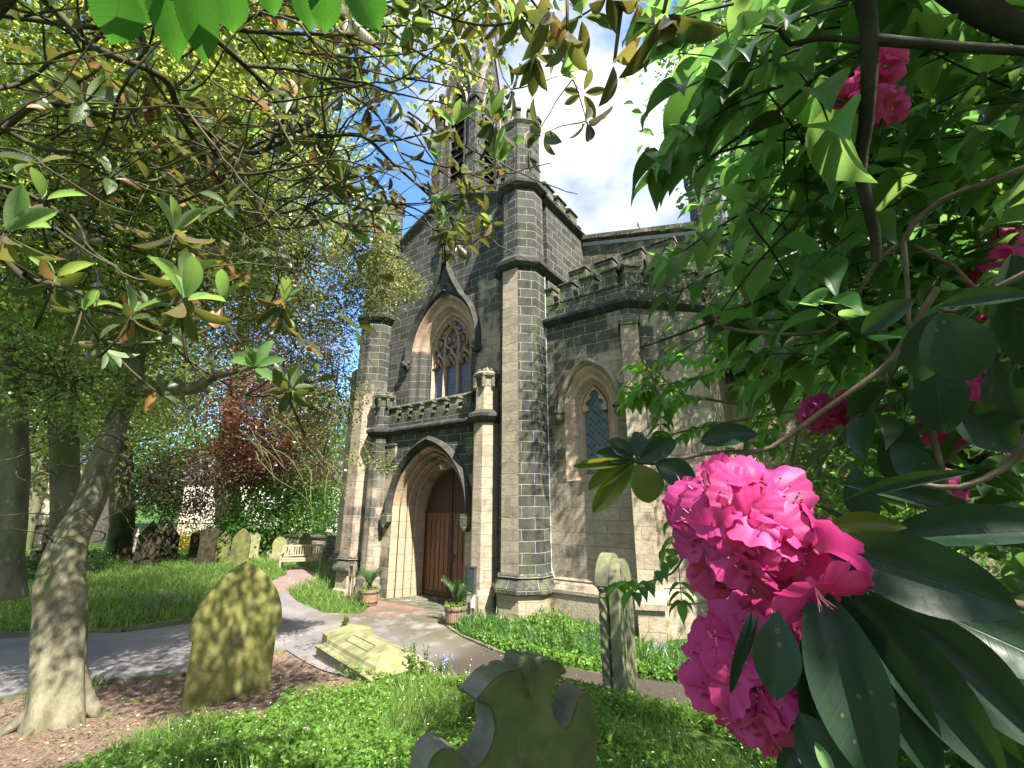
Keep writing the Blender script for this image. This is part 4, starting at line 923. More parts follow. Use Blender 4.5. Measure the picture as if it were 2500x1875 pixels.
for i, (cx, by, wpx, ty, sh, mt, lb) in enumerate(BGS):
    b = onG(cx, by); dist = np.hypot(b[0], b[1]); vd = np.array([b[0], b[1]])/dist; d = np.array([-vd[1], vd[0]])*-1
    v = ray(cx, ty); t = np.hypot(*(b[:2]))/np.hypot(v[0], v[1]); h = EYE+v[2]*t-b[2]
    q1, q2 = ray(cx-wpx/2, by), ray(cx+wpx/2, by); wd = abs(math.atan2(q1[0], q1[1])-math.atan2(q2[0], q2[1]))*dist
    ang = random.uniform(-.25, .25); d = np.array([d[0]*math.cos(ang)-d[1]*math.sin(ang), d[0]*math.sin(ang)+d[1]*math.cos(ang)])
    w2_ = wd/2
    if sh == 'gable': o_ = [(-w2_, -.2), (w2_, -.2), (w2_*.96, h*.68), (0, h), (-w2_*.96, h*.68)]
    elif sh == 'point': o_ = pointed(wd, h, h*.6)
    elif sh == 'ogee': r_ = bez((w2_, h*.7), (w2_*.8, h*.86), (w2_*.25, h*.9), 6)+[(0, h)]; o_ = [(-w2_, -.2), (w2_, -.2)]+r_+[(-x, z) for x, z in r_[:-1]][::-1]
    elif sh in ('round', 'round2'):
        r_ = [(w2_*math.cos(t)*(1 if sh == 'round' else .92), h-w2_+w2_*math.sin(t)) for t in [k*math.pi/12 for k in range(13)]]; o_ = [(-w2_*.9, -.2), (w2_*.9, -.2), (w2_*.9, h-w2_-.08), (w2_, h-w2_-.05)]+r_+[(-w2_, h-w2_-.05), (-w2_*.9, h-w2_-.08)]
    elif sh == 'shoulder': o_ = [(-w2_*.85, -.2), (w2_*.85, -.2), (w2_*.85, h*.7), (w2_, h*.74), (w2_, h*.88), (w2_*.5, h*.95), (0, h), (-w2_*.5, h*.95), (-w2_, h*.88), (-w2_, h*.74), (-w2_*.85, h*.7)]
    else: o_ = [(-w2_*.85, -.2), (w2_*.85, -.2), (w2_*.85, h*.68), (w2_, h*.74), (w2_, h*.86), (0, h), (-w2_, h*.86), (-w2_, h*.74), (-w2_*.85, h*.68)]
    def bs(o, M, w=w2_, mt=mt):
        g = G(); g.T = M; g.box((-w*1.2, -.12, -.2), (w*1.2, .3, .28 if w > .3 else .15)); g.build('plinth', mt, o)
    stone_obj('gravestone', o_, b, d, .16, mt, lb, 'gravestones beyond the lawn', extra=bs, lean=random.uniform(-.05, .05))
# stone cross
b = onG(98, 1368); o = empty('stone_cross', tuple(b), 'dark stone cross on a stepped base in front of the bright railing', 'cross'); g = G()
vd = nrm(np.array([b[0], b[1]])); M = Matrix(((vd[1], vd[0], 0, b[0]), (-vd[0], vd[1], 0, b[1]), (0, 0, 1, b[2]), (0, 0, 0, 1)))
g.T = M; g.box((-.13, -.1, .45), (.13, .1, 1.95)); g.box((-.45, -.098, 1.35), (-.13, .098, 1.6)); g.box((.13, -.098, 1.35), (.45, .098, 1.6)); g.build('cross', 'dark_stone', o)
g = G(); g.T = M; g.box((-.4, -.35, .2), (.4, .35, .46)); g.box((-.65, -.5, -.2), (.65, .5, .21)); g.build('base', 'dark_stone', o)

# bench
b = onG(733, 1391); o = empty('bench', tuple(b), 'weathered wooden slatted bench facing the path beside the church', 'bench')
fd = np.array([.80, -.6]); fd /= np.hypot(*fd)      # faces this way
ld = np.array([-fd[1], fd[0]])
M = Matrix(((ld[0], -fd[0], 0, b[0]), (ld[1], -fd[1], 0, b[1]), (0, 0, 1, b[2]), (0, 0, 0, 1)))   # local x along the bench, -y front
def part(fn, name, mat, par):
    g = G(); g.T = M; fn(g); return g.build(name, mat, par)
W = .72
for x in (-W, W):
    part(lambda g: g.box((x-.035, -.28, -.05), (x+.035, -.21, .62)), 'leg', 'wood_bench', o); part(lambda g: g.box((x-.035, .2, -.05), (x+.035, .27, .92)), 'leg', 'wood_bench', o)
    part(lambda g: g.box((x-.04, -.31, .62), (x+.04, .2, .66)), 'armrest', 'wood_bench', o)
def seat(g):
    for k in range(6): g.box((-W-.03, -.28+k*.08, .42), (W+.03, -.28+k*.08+.065, .45))
    g.box((-W, -.27, .34), (W, -.23, .42)); g.box((-W, .17, .34), (W, .2, .42))
part(seat, 'seat', 'wood_bench', o)
def back(g):
    g.box((-W+.036, .21, .86), (W-.036, .26, .93)); g.box((-W+.036, .21, .5), (W-.036, .26, .55))
    for k in range(15): x = -W+.08+k*(2*W-.16)/14; g.box((x-.022, .222, .55), (x+.022, .245, .86))
part(back, 'backrest', 'wood_bench', o)

# planters with palms
def planter(pos, label, hgt=.36, r=.26):
    o = empty('planter', tuple(pos), label, 'planter', 'barrel planters by the door'); x, y, z = pos
    g = G()
    for k in range(20):
        a0, a1 = 2*math.pi*k/20, 2*math.pi*(k+.93)/20
        for (z0, r0), (z1, r1) in (((0, r*.80), (hgt, r)),):
            q = lambda a, rr, zz: (x+rr*math.cos(a), y+rr*math.sin(a), z+zz)
            g.add([q(a0, r0, z0), q(a1, r0, z0), q(a1, r1, z1), q(a0, r1, z1)]); g.add([q(a0, r1, z1), q(a1, r1, z1), q(a1, r1-.03, z1), q(a0, r1-.03, z1)])
    g.T = None; g.lathe(x, y, [(z, r*.78), (z+hgt*.5, r*.87), (z+hgt, r*.97)], 0, 20, cap=False); g.build('barrel', 'wood_barrel', o)
    g = G(); g.lathe(x, y, [(z+hgt*.72, r*.955), (z+hgt*.73, r*.975), (z+hgt*.82, r*.985), (z+hgt*.83, r*.96)], 0, 24, cap=False); g.lathe(x, y, [(z+hgt*.1, r*.84), (z+hgt*.11, r*.86), (z+hgt*.18, r*.87), (z+hgt*.19, r*.85)], 0, 24, cap=False); g.build('hoop', 'iron', o)
    g = G(); g.lathe(x, y, [(z+hgt-.06, r*.95), (z+hgt-.05, .01)], 0, 20); g.build('soil', 'soil', o)
    Lv = Leaves('blade'); stems = G()
    for k in range(16):
        a = random.uniform(0, 6.28); el = random.uniform(.9, 1.4); ln = random.uniform(.45, .72); p = Vector((x, y, z+hgt)); d = Vector((math.cos(a)*math.cos(el), math.sin(a)*math.cos(el), math.sin(el))); pts = [p.copy()]
        for j in range(9):
            p = p+d*ln/9; d = (d+Vector((0, 0, -.11))+Vector((math.cos(a), math.sin(a), 0))*.04).normalized(); pts.append(p.copy())
            if j > 1:
                sd = d.cross(Vector((0, 0, 1))).normalized()
                for s_ in (-1, 1):
                    for q in (0, .5): Lv.add([tuple(p-d*ln/9*q)], tuple((sd*s_+d*.9+Vector((0, 0, .25)))), tuple(d.cross(sd)*1.0), .17*(1-j/14), .013)
        stems.tube(pts, [.006]*len(pts), 4)
    fr = stems.build('palm', 'leaf_palm', o); Lv.build('frond', 'leaf_palm', fr)
    n = 150; a = rng.uniform(0, 6.28, n); rr = rng.uniform(.4, 1.12, n)*r; Lh = Leaves('small'); pz = z+hgt+rng.uniform(-.1, .08, n)*(rr/r)
    Lh.add(np.stack([x+rr*np.cos(a), y+rr*np.sin(a), pz], -1), rdir(n, .3), rdir(n, 1), .05, .035); Lh.build('trailing_plant', 'leaf_ground', o)
p1 = onG(900, 1478); p2 = onG(1112, 1528)
planter((p1[0], p1[1], .03), 'half barrel planter with a small palm left of the church door'); planter((p2[0], p2[1], .03), 'half barrel planter with a small palm right of the church door', .37, .25)

# posts
b = onG(854, 1468); o = empty('lantern_post', tuple(b), 'pair of thin wooden posts carrying a small glazed box by the left turret', 'post')
for dx in (-.07, .07): g = G(); g.box((b[0]+dx-.022, b[1]-.02, -.1), (b[0]+dx+.022, b[1]+.02, .72)); g.build('leg', 'wood_post', o)
g = G(); g.box((b[0]-.10, b[1]-.05, .62), (b[0]+.10, b[1]+.03, .66)); g.box((b[0]-.10, b[1]-.05, .88), (b[0]+.10, b[1]+.03, .91)); g.box((b[0]-.10, b[1]-.05, .66), (b[0]-.08, b[1]+.03, .88)); g.box((b[0]+.08, b[1]-.05, .66), (b[0]+.10, b[1]+.03, .88)); fr = g.build('frame', 'wood_post', o)
g = G(); g.box((b[0]-.08, b[1]-.02, .66), (b[0]+.08, b[1]-.01, .88)); g.build('pane', 'glass_dark', fr)
b = onY(1158, 1400, 8.25); o = empty('box_post', (b[0], b[1], 0), 'dark grey box above a white card on a wooden post, right of the door', 'post')
g = G(); g.box((b[0]-.03, b[1]-.03, -.1), (b[0]+.05, b[1]+.04, .7)); g.build('post', 'wood_post', o)
g = G(); g.box((b[0]-.07, b[1]-.12, .62), (b[0]+.09, b[1]-.03, 1.12)); g.box((b[0]-.08, b[1]-.13, 1.12), (b[0]+.10, b[1]-.02, 1.15)); g.build('box', 'box_grey', o)
g = G(); g.box((b[0]-.035, b[1]-.06, .30), (b[0]+.065, b[1]-.045, .60)); g.build('card', 'white_paint', o)

# ------------------------------------------------------------------ boundary wall, railing, house
a, b = onG(600, 1352), onG(830, 1352); a = onG(588, 1348)[:2]; b = onG(870, 1366)[:2]
o = empty('boundary_wall', (a[0], a[1], 0), 'low rubble stone wall behind the bench and gravestones', 'wall'); d = nrm(b-a); nn = np.array([-d[1], d[0]])*.2
g = G()
def wl(a, b, z1, th=.4):
    g.T = Matrix(((d[0], -d[1], 0, a[0]), (d[1], d[0], 0, a[1]), (0, 0, 1, 0), (0, 0, 0, 1))); Ln = float(np.hypot(*(b-a))); g.box((0, 0, -.2), (Ln, th, z1)); 
wl(a, a+(b-a)*.3, 1.15); wl(a+(b-a)*.3005, b, .9); g.build('wall', 'rubble_wall', o)
g = G(); d_ = d
g.T = Matrix(((d[0], -d[1], 0, a[0]), (d[1], d[0], 0, a[1]), (0, 0, 1, 0), (0, 0, 0, 1))); L1 = float(np.hypot(*(b-a))); g.box((-.05, -.06, 1.15), (L1*.3+.03, .46, 1.25)); g.box((L1*.3005+.05, -.06, .9), (L1, .46, 1.0)); g.build('coping', 'stone_green', o)
# railing
o = empty('railing', (-45, 2, 0), 'black iron railing along the far edge of the churchyard', 'railing')
ra, rb = np.array([-46.0, -6.0]), np.array([-34.0, 17.0]); rd = nrm(rb-ra); Lr = float(np.hypot(*(rb-ra))); Mr = Matrix(((rd[0], -rd[1], 0, ra[0]), (rd[1], rd[0], 0, ra[1]), (0, 0, 1, 0), (0, 0, 0, 1)))
g = G(); g.T = Mr
for k in range(int(Lr/.16)): g.box((k*.16, 0, .1), (k*.16+.03, .03, 1.5 if k % 14 else 1.65))
g.build('bars', 'iron', o)
g = G(); g.T = Mr; g.box((0, -.012, 1.3), (Lr, .042, 1.36)); g.box((0, -.012, .2), (Lr, .042, .26)); g.build('rail', 'iron', o)
# houses beyond
def house(x, y, wx, wy, h, ang, label, mat):
    o = empty('house', (x, y, 0), label, 'house', 'houses beyond the churchyard'); M = Matrix.Translation((x, y, 0)) @ Matrix.Rotation(ang, 4, 'Z')
    g = G(); g.T = M; g.box((0, 0, -.2), (wx, wy, h)); g.build('wall', mat, o)
    g = G(); g.T = M; g.add([(-.3, -.3, h), (wx+.3, -.3, h), (wx+.3, wy/2, h+2.6), (-.3, wy/2, h+2.6)]); g.add([(wx+.3, wy+.3, h), (-.3, wy+.3, h), (-.3, wy/2, h+2.6), (wx+.3, wy/2, h+2.6)]); rf = g.build('roof', 'roof_slate', o)
    for k in range(3):
        for z in (1.0, 3.6):
            f = G(); f.T = M; x0 = wx*(.18+.28*k); f.box((x0, -.03, z), (x0+1.0, .02, z+1.3)); w_ = f.build('window', 'white_paint', o); f = G(); f.T = M; f.box((x0+.08, -.05, z+.08), (x0+.92, -.031, z+1.22)); f.build('pane', 'glass_dark', w_)
house(-50, -4, 15, 8, 5.4, R(66), 'bright sunlit brick house beyond the railing, behind the stone cross', 'house_brick')
house(-47, 16, 14, 8, 4.6, R(62), 'pale rendered house glimpsed under the copper beech', 'render_wall')

# ------------------------------------------------------------------ vegetation
def crown(name, mat, parent, blobs, tmpl='kite', wf=.55, zb=.4, twigs=None, twmat='bark_dark'):
    """blobs: (centre, radii, clusters, leaves per cluster, cluster radius, leaf length)"""
    Lv = Leaves(tmpl); g = G()
    for c, rad, nc, nl, cr, ls in blobs:
        c = np.array(c, float); rad = np.array(rad, float); u = nrm(rng.normal(size=(nc, 3)))*(rng.uniform(.25, 1.0, nc)**.45)[:, None]; cc = c+u*rad
        if twigs:
            for q in cc[::twigs]:
                p0 = c+(q-c)*.15; md = (p0+q)/2+rng.normal(size=3)*.12*np.linalg.norm(q-p0); g.tube([p0, md, q], [cr*.05+.006, cr*.03+.004, .004], 4, cap=False)
        off = rng.normal(size=(nc, nl, 3))*cr*np.array([1, 1, .7]); p = (cc[:, None]+off).reshape(-1, 3)
        d = nrm(off.reshape(-1, 3)+rng.normal(size=(nc*nl, 3))*cr*.8+np.array([0, 0, -.25*cr])); n_ = rdir(len(p), zb)
        Lv.add(p, d, n_, ls*rng.uniform(.6, 1.3, len(p)), ls*wf*rng.uniform(.7, 1.2, len(p)))
    o = Lv.build(name, mat, parent, smooth=False)
    if g.V: g.build('twigs', twmat, parent)
    return o
def trunk(name, mat, parent, pts, rad, n=14, flute=.1, seed=0, knots=()):
    """gnarled trunk: fluted tapered tube through world points"""
    rr = random.Random(seed); pts = [Vector(p) for p in pts]
    # resample
    fine = []; fr = []
    for i in range(len(pts)-1):
        k = max(2, int((pts[i+1]-pts[i]).length/.10))
        p_1 = pts[max(i-1, 0)]; p0 = pts[i]; p1 = pts[i+1]; p2 = pts[min(i+2, len(pts)-1)]
        for j in range(k):
            t = j/k; q = .5*((2*p0)+(p1-p_1)*t+(2*p_1-5*p0+4*p1-p2)*t*t+(3*p0-p_1-3*p1+p2)*t**3); fine.append(q); fr.append(rad[i]+(rad[i+1]-rad[i])*t)
    fine.append(pts[-1]); fr.append(rad[-1]); ph = [rr.uniform(0, 6) for _ in range(8)]; V = []; F = []
    prev = None; N_ = n*2
    for i, p in enumerate(fine):
        t = (fine[min(i+1, len(fine)-1)]-fine[max(i-1, 0)]).normalized(); a = t.orthogonal().normalized() if prev is None else (prev-t*prev.dot(t)).normalized(); prev = a; b = t.cross(a); zz = i*.1
        for k in range(N_):
            th = 2*math.pi*k/N_; r = fr[i]*(1+flute*math.sin(3*th+ph[0]+zz*.9)+flute*.7*math.sin(5*th+ph[1]-zz*.6)+flute*.5*math.sin(zz*3.1+ph[2]+2*th)+flute*.3*math.sin(zz*7+4*th+ph[3]))
            V.append(p+a*math.cos(th)*r+b*math.sin(th)*r)
    for i in range(len(fine)-1):
        for k in range(N_): F.append((i*N_+k, i*N_+(k+1) % N_, (i+1)*N_+(k+1) % N_, (i+1)*N_+k))
    return meshnp(name, [tuple(v) for v in V], F, mat, parent, smooth=True)

# -- gnarled holly tree (left foreground)
b = onG(140, 1765); D = float(np.linalg.norm(b-CAM))
holly = empty('holly_tree', (b[0], b[1], b[2]), 'gnarled old holly with a hollow flaring trunk left of the mossy gravestone', 'tree')
def Pt(x, y, d): return tuple(P(x, y, d))
trunk('trunk', 'bark', holly, [Pt(118, 1880, D-.1), Pt(128, 1790, D-.05), Pt(138, 1700, D), Pt(152, 1600, D+.05), Pt(158, 1500, D+.1), Pt(155, 1420, D+.15), Pt(178, 1320, D+.2), Pt(222, 1220, D+.25), Pt(258, 1110, D+.3), Pt(290, 1020, D+.4), Pt(330, 930, D+.5)], [.36, .29, .25, .225, .215, .21, .18, .15, .13, .12, .12], 16, .17, 3)
trunk('trunk_fork', 'bark', holly, [Pt(325, 945, D+.5), Pt(322, 880, D+.6), Pt(345, 800, D+.7), Pt(328, 700, D+.8), Pt(312, 560, D+.9), Pt(330, 420, D+1.0), Pt(360, 250, D+1.1)], [.16, .15, .12, .12, .11, .10, .07], 8, .06, 5)
trunk('bough', 'bark', holly, [Pt(330, 960, D+.45), Pt(370, 945, D+.3), Pt(430, 950, D+.1), Pt(480, 945, D-.1), Pt(520, 920, D-.3), Pt(600, 900, D-.6), Pt(700, 860, D-.8)], [.12, .10, .10, .09, .06, .035, .015], 7, .06, 6)
bc0 = onG(140, 1760)
for k, a in enumerate((-2.4, -1.5, -.7, .1, .9, 2.6)):
    q = [Vector((bc0[0]+math.cos(a)*r_*1.0+.06*math.sin(r_*9+k), bc0[1]+math.sin(a)*r_, float(ground(bc0[0]+math.cos(a)*r_, bc0[1]+math.sin(a)*r_))+z_)) for r_, z_ in ((.10, .55), (.18, .32), (.26, .15), (.36, .05), (.48, -.01), (.65, -.07))]
    trunk('root', 'bark', holly, q, [.08, .10, .09, .07, .05, .03], 5, .12, 30+k)
g = G()
for k in range(26):   # hanging twigs round the trunk
    x, y = random.uniform(60, 420), random.uniform(1050, 1330); p = Vector(P(x, y, D-.35+random.uniform(-.4, .3))); pts = [p]; d = Vector((random.uniform(-1, 1), random.uniform(-1, 1), random.uniform(-.6, .3)))
    for j in range(9): p = p+d.normalized()*.09; d += Vector((random.uniform(-.4, .4), random.uniform(-.4, .4), random.uniform(-.25, .35))); pts.append(p)
    g.tube(pts, [.009-.0008*j for j in range(10)], 5)
g.build('hanging_twigs', 'bark_branch', holly)
crown('crown', 'leaf_holly_crown', holly, [(P(330, 620, D+1.2), (2.6, 2.6, 1.6), 420, 44, .17, .085), (P(120, 500, D+.8), (2.4, 2.4, 2.0), 380, 44, .18, .085), (P(560, 420, D+1.5), (2.4, 2.2, 2.0), 420, 46, .18, .09), (P(330, 300, D), (2.6, 2.2, 1.6), 300, 44, .18, .08),
      (P(160, 930, D+.8), (1.3, 1.6, .9), 90, 34, .14, .075)], zb=.5, twigs=4, twmat='bark_branch')
crown('lit_foliage', 'leaf_holly', holly, [(P(740, 640, D), (.9, .9, 1.0), 120, 46, .12, .055), (P(880, 600, D-.7), (.62, .5, .62), 105, 44, .09, .05), (P(930, 700, D-.8), (.5, .4, .5), 75, 40, .085, .05), (P(840, 760, D-.5), (.42, .4, .5), 55, 34, .09, .05), (P(1000, 700, D-.8), (.28, .25, .18), 18, 26, .06, .05),
      (P(820, 950, D-.2), (.55, .5, .75), 60, 34, .12, .055), (P(790, 1120, D), (.5, .5, .6), 36, 26, .10, .055), (P(700, 780, D+.2), (.8, .8, .7), 90, 36, .13, .055), (P(910, 1125, D-1), (.32, .3, .16), 16, 20, .08, .05), (P(740, 950, D+.3), (.6, .6, .9), 80, 34, .13, .055), (P(600, 260, D+.5), (1.2, 1.2, 1.0), 120, 40, .15, .055)], zb=.6, twigs=3, twmat='bark_branch')
g = G()
for k in range(34):
    x, y = random.uniform(560, 860), random.uniform(760, 1150); p = Vector(P(x, y, D-.2)); pts = [p]; d = Vector((.6, .4, -.2))+Vector((random.uniform(-.5, .5), random.uniform(-.5, .5), random.uniform(-.5, .5)))
    for j in range(9): p = p+d.normalized()*.13; d += Vector((random.uniform(-.25, .25), random.uniform(-.25, .25), random.uniform(-.35, .15))); pts.append(p)
    g.tube(pts, [.008-.0006*j for j in range(10)], 4)
g.build('hanging_twigs', 'twig_green', holly)

# -- beeches behind
D2 = 12.5; bx = onG(140, 1430)
beech = empty('beech_tree', (bx[0], bx[1], 0), 'grey beech forking low, behind the gnarled holly trunk', 'tree')
trunk('trunk', 'bark_grey', beech, [Pt(160, 1460, 13.2), Pt(160, 1300, D2), Pt(160, 1150, D2), Pt(155, 1000, D2), Pt(150, 880, D2), Pt(172, 780, D2+.3), Pt(165, 600, D2+.6), Pt(190, 350, D2+1)], [.30, .23, .21, .21, .24, .19, .15, .1], 14, .05, 1)
trunk('bough', 'bark_grey', beech, [Pt(135, 960, D2), Pt(95, 890, D2), Pt(30, 830, D2), Pt(-60, 760, D2)], [.24, .21, .18, .14], 9, .05, 2)
crown('crown', 'leaf_olive', beech, [(P(80, 620, D2+1), (4.2, 4.0, 3.4), 190, 40, .3, .11), (P(260, 900, D2+2.5), (3.2, 3.0, 2.0), 150, 36, .28, .11), (P(420, 250, D2+2), (4.5, 4.5, 3.4), 230, 40, .32, .11), (P(30, 950, D2+1.5), (2.6, 3, 1.2), 130, 34, .24, .10), (P(100, 180, D2), (4, 4, 3), 170, 40, .32, .11)], zb=.6, twigs=6)
bx = onG(-10, 1440)
b2 = empty('beech_tree', (bx[0], bx[1], 0), 'shaded trunk at the left edge of the picture', 'tree')
trunk('trunk', 'bark_grey', b2, [Pt(0, 1470, 11), Pt(10, 1380, 11), Pt(25, 1250, 11), Pt(30, 1120, 11), Pt(20, 900, 11.2), Pt(-30, 700, 11.5)], [.28, .23, .21, .2, .18, .14], 12, .08, 8)
crown('crown', 'leaf_dark', b2, [(P(-60, 700, 12), (3, 3, 3), 160, 36, .28, .11)], zb=.6)
# -- copper beech
cb = onG(565, 1338)
copper = empty('copper_beech', tuple(cb), 'copper beech with dark red leaves beyond the gravestones', 'tree')
dc = float(np.hypot(cb[0], cb[1]))
trunk('trunk', 'bark_grey', copper, [tuple(cb-np.array([0, 0, .3])), Pt(562, 1290, dc), Pt(555, 1180, dc), Pt(560, 1060, dc), Pt(590, 850, dc+.5), Pt(600, 600, dc+1)], [.95, .75, .65, .55, .4, .2], 12, .05, 4)
crown('crown', 'leaf_copper', copper, [(P(600, 960, dc-2), (4.5, 5, 4.0), 300, 40, .55, .20), (P(640, 800, dc-1), (6, 6, 5), 260, 36, .6, .22), (P(720, 1130, dc-4), (3.2, 3, 1.6), 110, 36, .4, .17), (P(560, 560, dc-1), (6, 5, 5), 260, 36, .6, .22), (P(650, 1040, dc-7), (3.0, 2.6, 3.0), 230, 44, .4, .17), (P(570, 1140, dc-6), (1.8, 2, 1.3), 90, 40, .3, .15), (P(760, 1010, dc-8), (1.6, 2, 1.8), 80, 40, .3, .15)], zb=.6, twigs=6)
# dark drooping yew-like boughs in front of the bright gap
yb = onG(288, 1352); yew = empty('lime_tree', tuple(yb), 'dark leafed tree drooping over the row of gravestones', 'tree')
dy = 27.0
trunk('trunk', 'bark_grey', yew, [tuple(yb-np.array([0, 0, .2])), Pt(300, 1250, dy+1), Pt(290, 1100, dy+1), Pt(310, 900, dy+2)], [.55, .45, .4, .25], 10, .05, 14)
crown('crown', 'leaf_copper_dark', yew, [(P(440, 1170, dy-2), (1.9, 1.8, 1.5), 110, 40, .30, .15), (P(310, 880, dy), (4, 4, 3), 170, 36, .45, .16), (P(250, 1060, dy), (2, 2, 1.4), 60, 36, .35, .14), (P(490, 1240, dy-2), (1.0, 1.0, .5), 30, 36, .26, .13)], zb=.6, twigs=4)
# -- hedge / shrubs and far trees on the left
def far_tree(px, py_base, dist, r, h, mat, label, n=220, ls=.22, low=0):
    b = onG(px, py_base) if py_base else P(px, 1260, dist)
    b = np.array([ray(px, 1300)[0], ray(px, 1300)[1]]); b = b/np.hypot(*b)*dist; o = empty('broadleaf_tree', (b[0], b[1], 0), label, 'tree', 'trees beyond the churchyard')
    trunk('trunk', 'bark_grey', o, [(b[0], b[1], -.3), (b[0]+.1, b[1], h*.25), (b[0]-.1, b[1]+.1, h*.5), (b[0], b[1], h*.75)], [r*.09, r*.07, r*.05, r*.02], 8, .05, int(px))
    crown('crown', mat, o, [((b[0], b[1], h*.55+low), (r, r, h*.42), n, 40, r*.12, ls), ((b[0]+r*.4, b[1]-r*.3, h*.35+low), (r*.7, r*.7, h*.25), n//3, 40, r*.12, ls)], zb=.6, twigs=9)
far_tree(690, 0, 30, 3.6, 5.2, 'leaf_tree', 'bright green bushy tree behind the boundary wall', 200, .2, -.6)
far_tree(780, 0, 36, 4.5, 9, 'leaf_tree', 'tall green tree seen between the copper beech and the church', 220, .22)
far_tree(500, 0, 58, 6, 11, 'leaf_tree', 'distant tree behind the copper beech trunk', 180, .4)
far_tree(250, 0, 54, 6, 13, 'leaf_olive', 'tall tree behind the forked beech', 150, .32, 5)
far_tree(60, 0, 40, 6, 14, 'leaf_olive', 'large tree over the bright house', 220, .3, 6)
far_tree(400, 0, 75, 9, 15, 'leaf_tree', 'distant tree low in the bright gap under the dark boughs', 200, .5, 0)
far_tree(860, 0, 70, 10, 20, 'leaf_tree', 'tall distant tree right beside the church corner', 220, .5)
far_tree(-150, 0, 22, 5, 11, 'leaf_olive', 'tree leaning in past the left edge', 200, .25, 1.5)
b = onG(650, 1345); o = empty('shrub', tuple(b), 'yellow flowering shrub beyond the gravestones', 'shrub'); crown('foliage', 'leaf_yellow', o, [(P(455, 1315, 34), (1.6, 1.2, .8), 50, 34, .3, .14)])
for i, (x, y, lb) in enumerate(((650, 1352, 'dark green shrub between the two round topped gravestones'), (60, 1420, 'dark leafy shrub at the foot of the left edge trunk'), (215, 1400, 'ivy covered shrub just behind the gnarled trunk'))):
    b = onG(x, y); o = empty('shrub', tuple(b), lb, 'shrub'); k = .5 if i else .6
    crown('foliage', 'leaf_dark', o, [((b[0], b[1], b[2]+k*.6), (k*1.3, k*1.3, k), 60, 34, .12, .08)], tmpl='small', zb=.7)
    g = G()
    for q in range(7): g.tube([(b[0], b[1], b[2]-.05), (b[0]+random.uniform(-.3, .3), b[1]+random.uniform(-.3, .3), b[2]+k*.7)], [.012, .005], 4)
    g.build('stems', 'bark_dark', o)

# -- rhododendron / deciduous boughs -------------------------------------------------
def smoothpath(pts, step=.06):
    pts = [Vector(p) for p in pts]; out = []
    for i in range(len(pts)-1):
        p_1 = pts[max(i-1, 0)]; p0 = pts[i]; p1 = pts[i+1]; p2 = pts[min(i+2, len(pts)-1)]; k = max(2, int((p1-p0).length/step))
        for j in range(k):
            t = j/k; out.append(.5*((2*p0)+(p1-p_1)*t+(2*p_1-5*p0+4*p1-p2)*t*t+(3*p0-p_1-3*p1+p2)*t**3))
    out.append(pts[-1]); return out
def whorl(Lv, p, ax, n, ln, wd, spread=(.5, 1.3), rnd=random):
    ax = Vector(ax).normalized(); a = ax.orthogonal().normalized(); b = ax.cross(a); ph = rnd.uniform(0, 6)
    for k in range(n):
        t = ph+k*2.4+rnd.uniform(-.25, .25); sp = rnd.uniform(*spread); rad = a*math.cos(t)+b*math.sin(t); d = ax*math.cos(sp)+rad*math.sin(sp); nn = ax*math.sin(sp)-rad*math.cos(sp); s_ = rnd.uniform(.7, 1.15)
        Lv.add([tuple(Vector(p)+d*.012)], tuple(d), tuple(nn), ln*s_, wd*s_*rnd.uniform(.85, 1.1))
def grow(g, Lv, Ln, p, d, length, rad, depth, ln, wd, up=.05, newf=.25, nl=(5, 8), tend=None):
    """wandering twig with side twigs; leaf whorl at the end"""
    k = max(4, int(length/.05)); pts = [Vector(p)]; d = Vector(d).normalized(); tw = Vector((random.uniform(-1, 1), random.uniform(-1, 1), random.uniform(-1, 1)))*.06
    for j in range(k):
        d = (d+tw+Vector((random.uniform(-.12, .12), random.uniform(-.12, .12), random.uniform(-.12, .12)+up))).normalized()
        if tend: d = (d+Vector(tend)*.05).normalized()
        pts.append(pts[-1]+d*length/k)
        if depth > 0 and j > 1 and random.random() < (.95 if depth > 1 else .55)/k*4.2:
            s_ = Vector((random.uniform(-1, 1), random.uniform(-1, 1), random.uniform(-.5, .9))); nd = (d*.75+s_*.8).normalized()
            grow(g, Lv, Ln, pts[-1], nd, length*random.uniform(.45, .75), rad*.62, depth-1, ln, wd, up, newf, nl, tend)
    n = len(pts); g.tube(pts, [rad*(1-.6*i/(n-1)) for i in range(n)], 5, cap=False)
    L_ = Ln if random.random() < newf else Lv
    ax = (d+Vector((0, 0, .55))).normalized()
    if L_ is Ln: whorl(L_, pts[-1], ax, random.randint(4, 6), ln*1.0, wd*.85, (.25, .95))
    else: whorl(L_, pts[-1], ax, random.randint(*nl), ln, wd, (.8, 1.9))

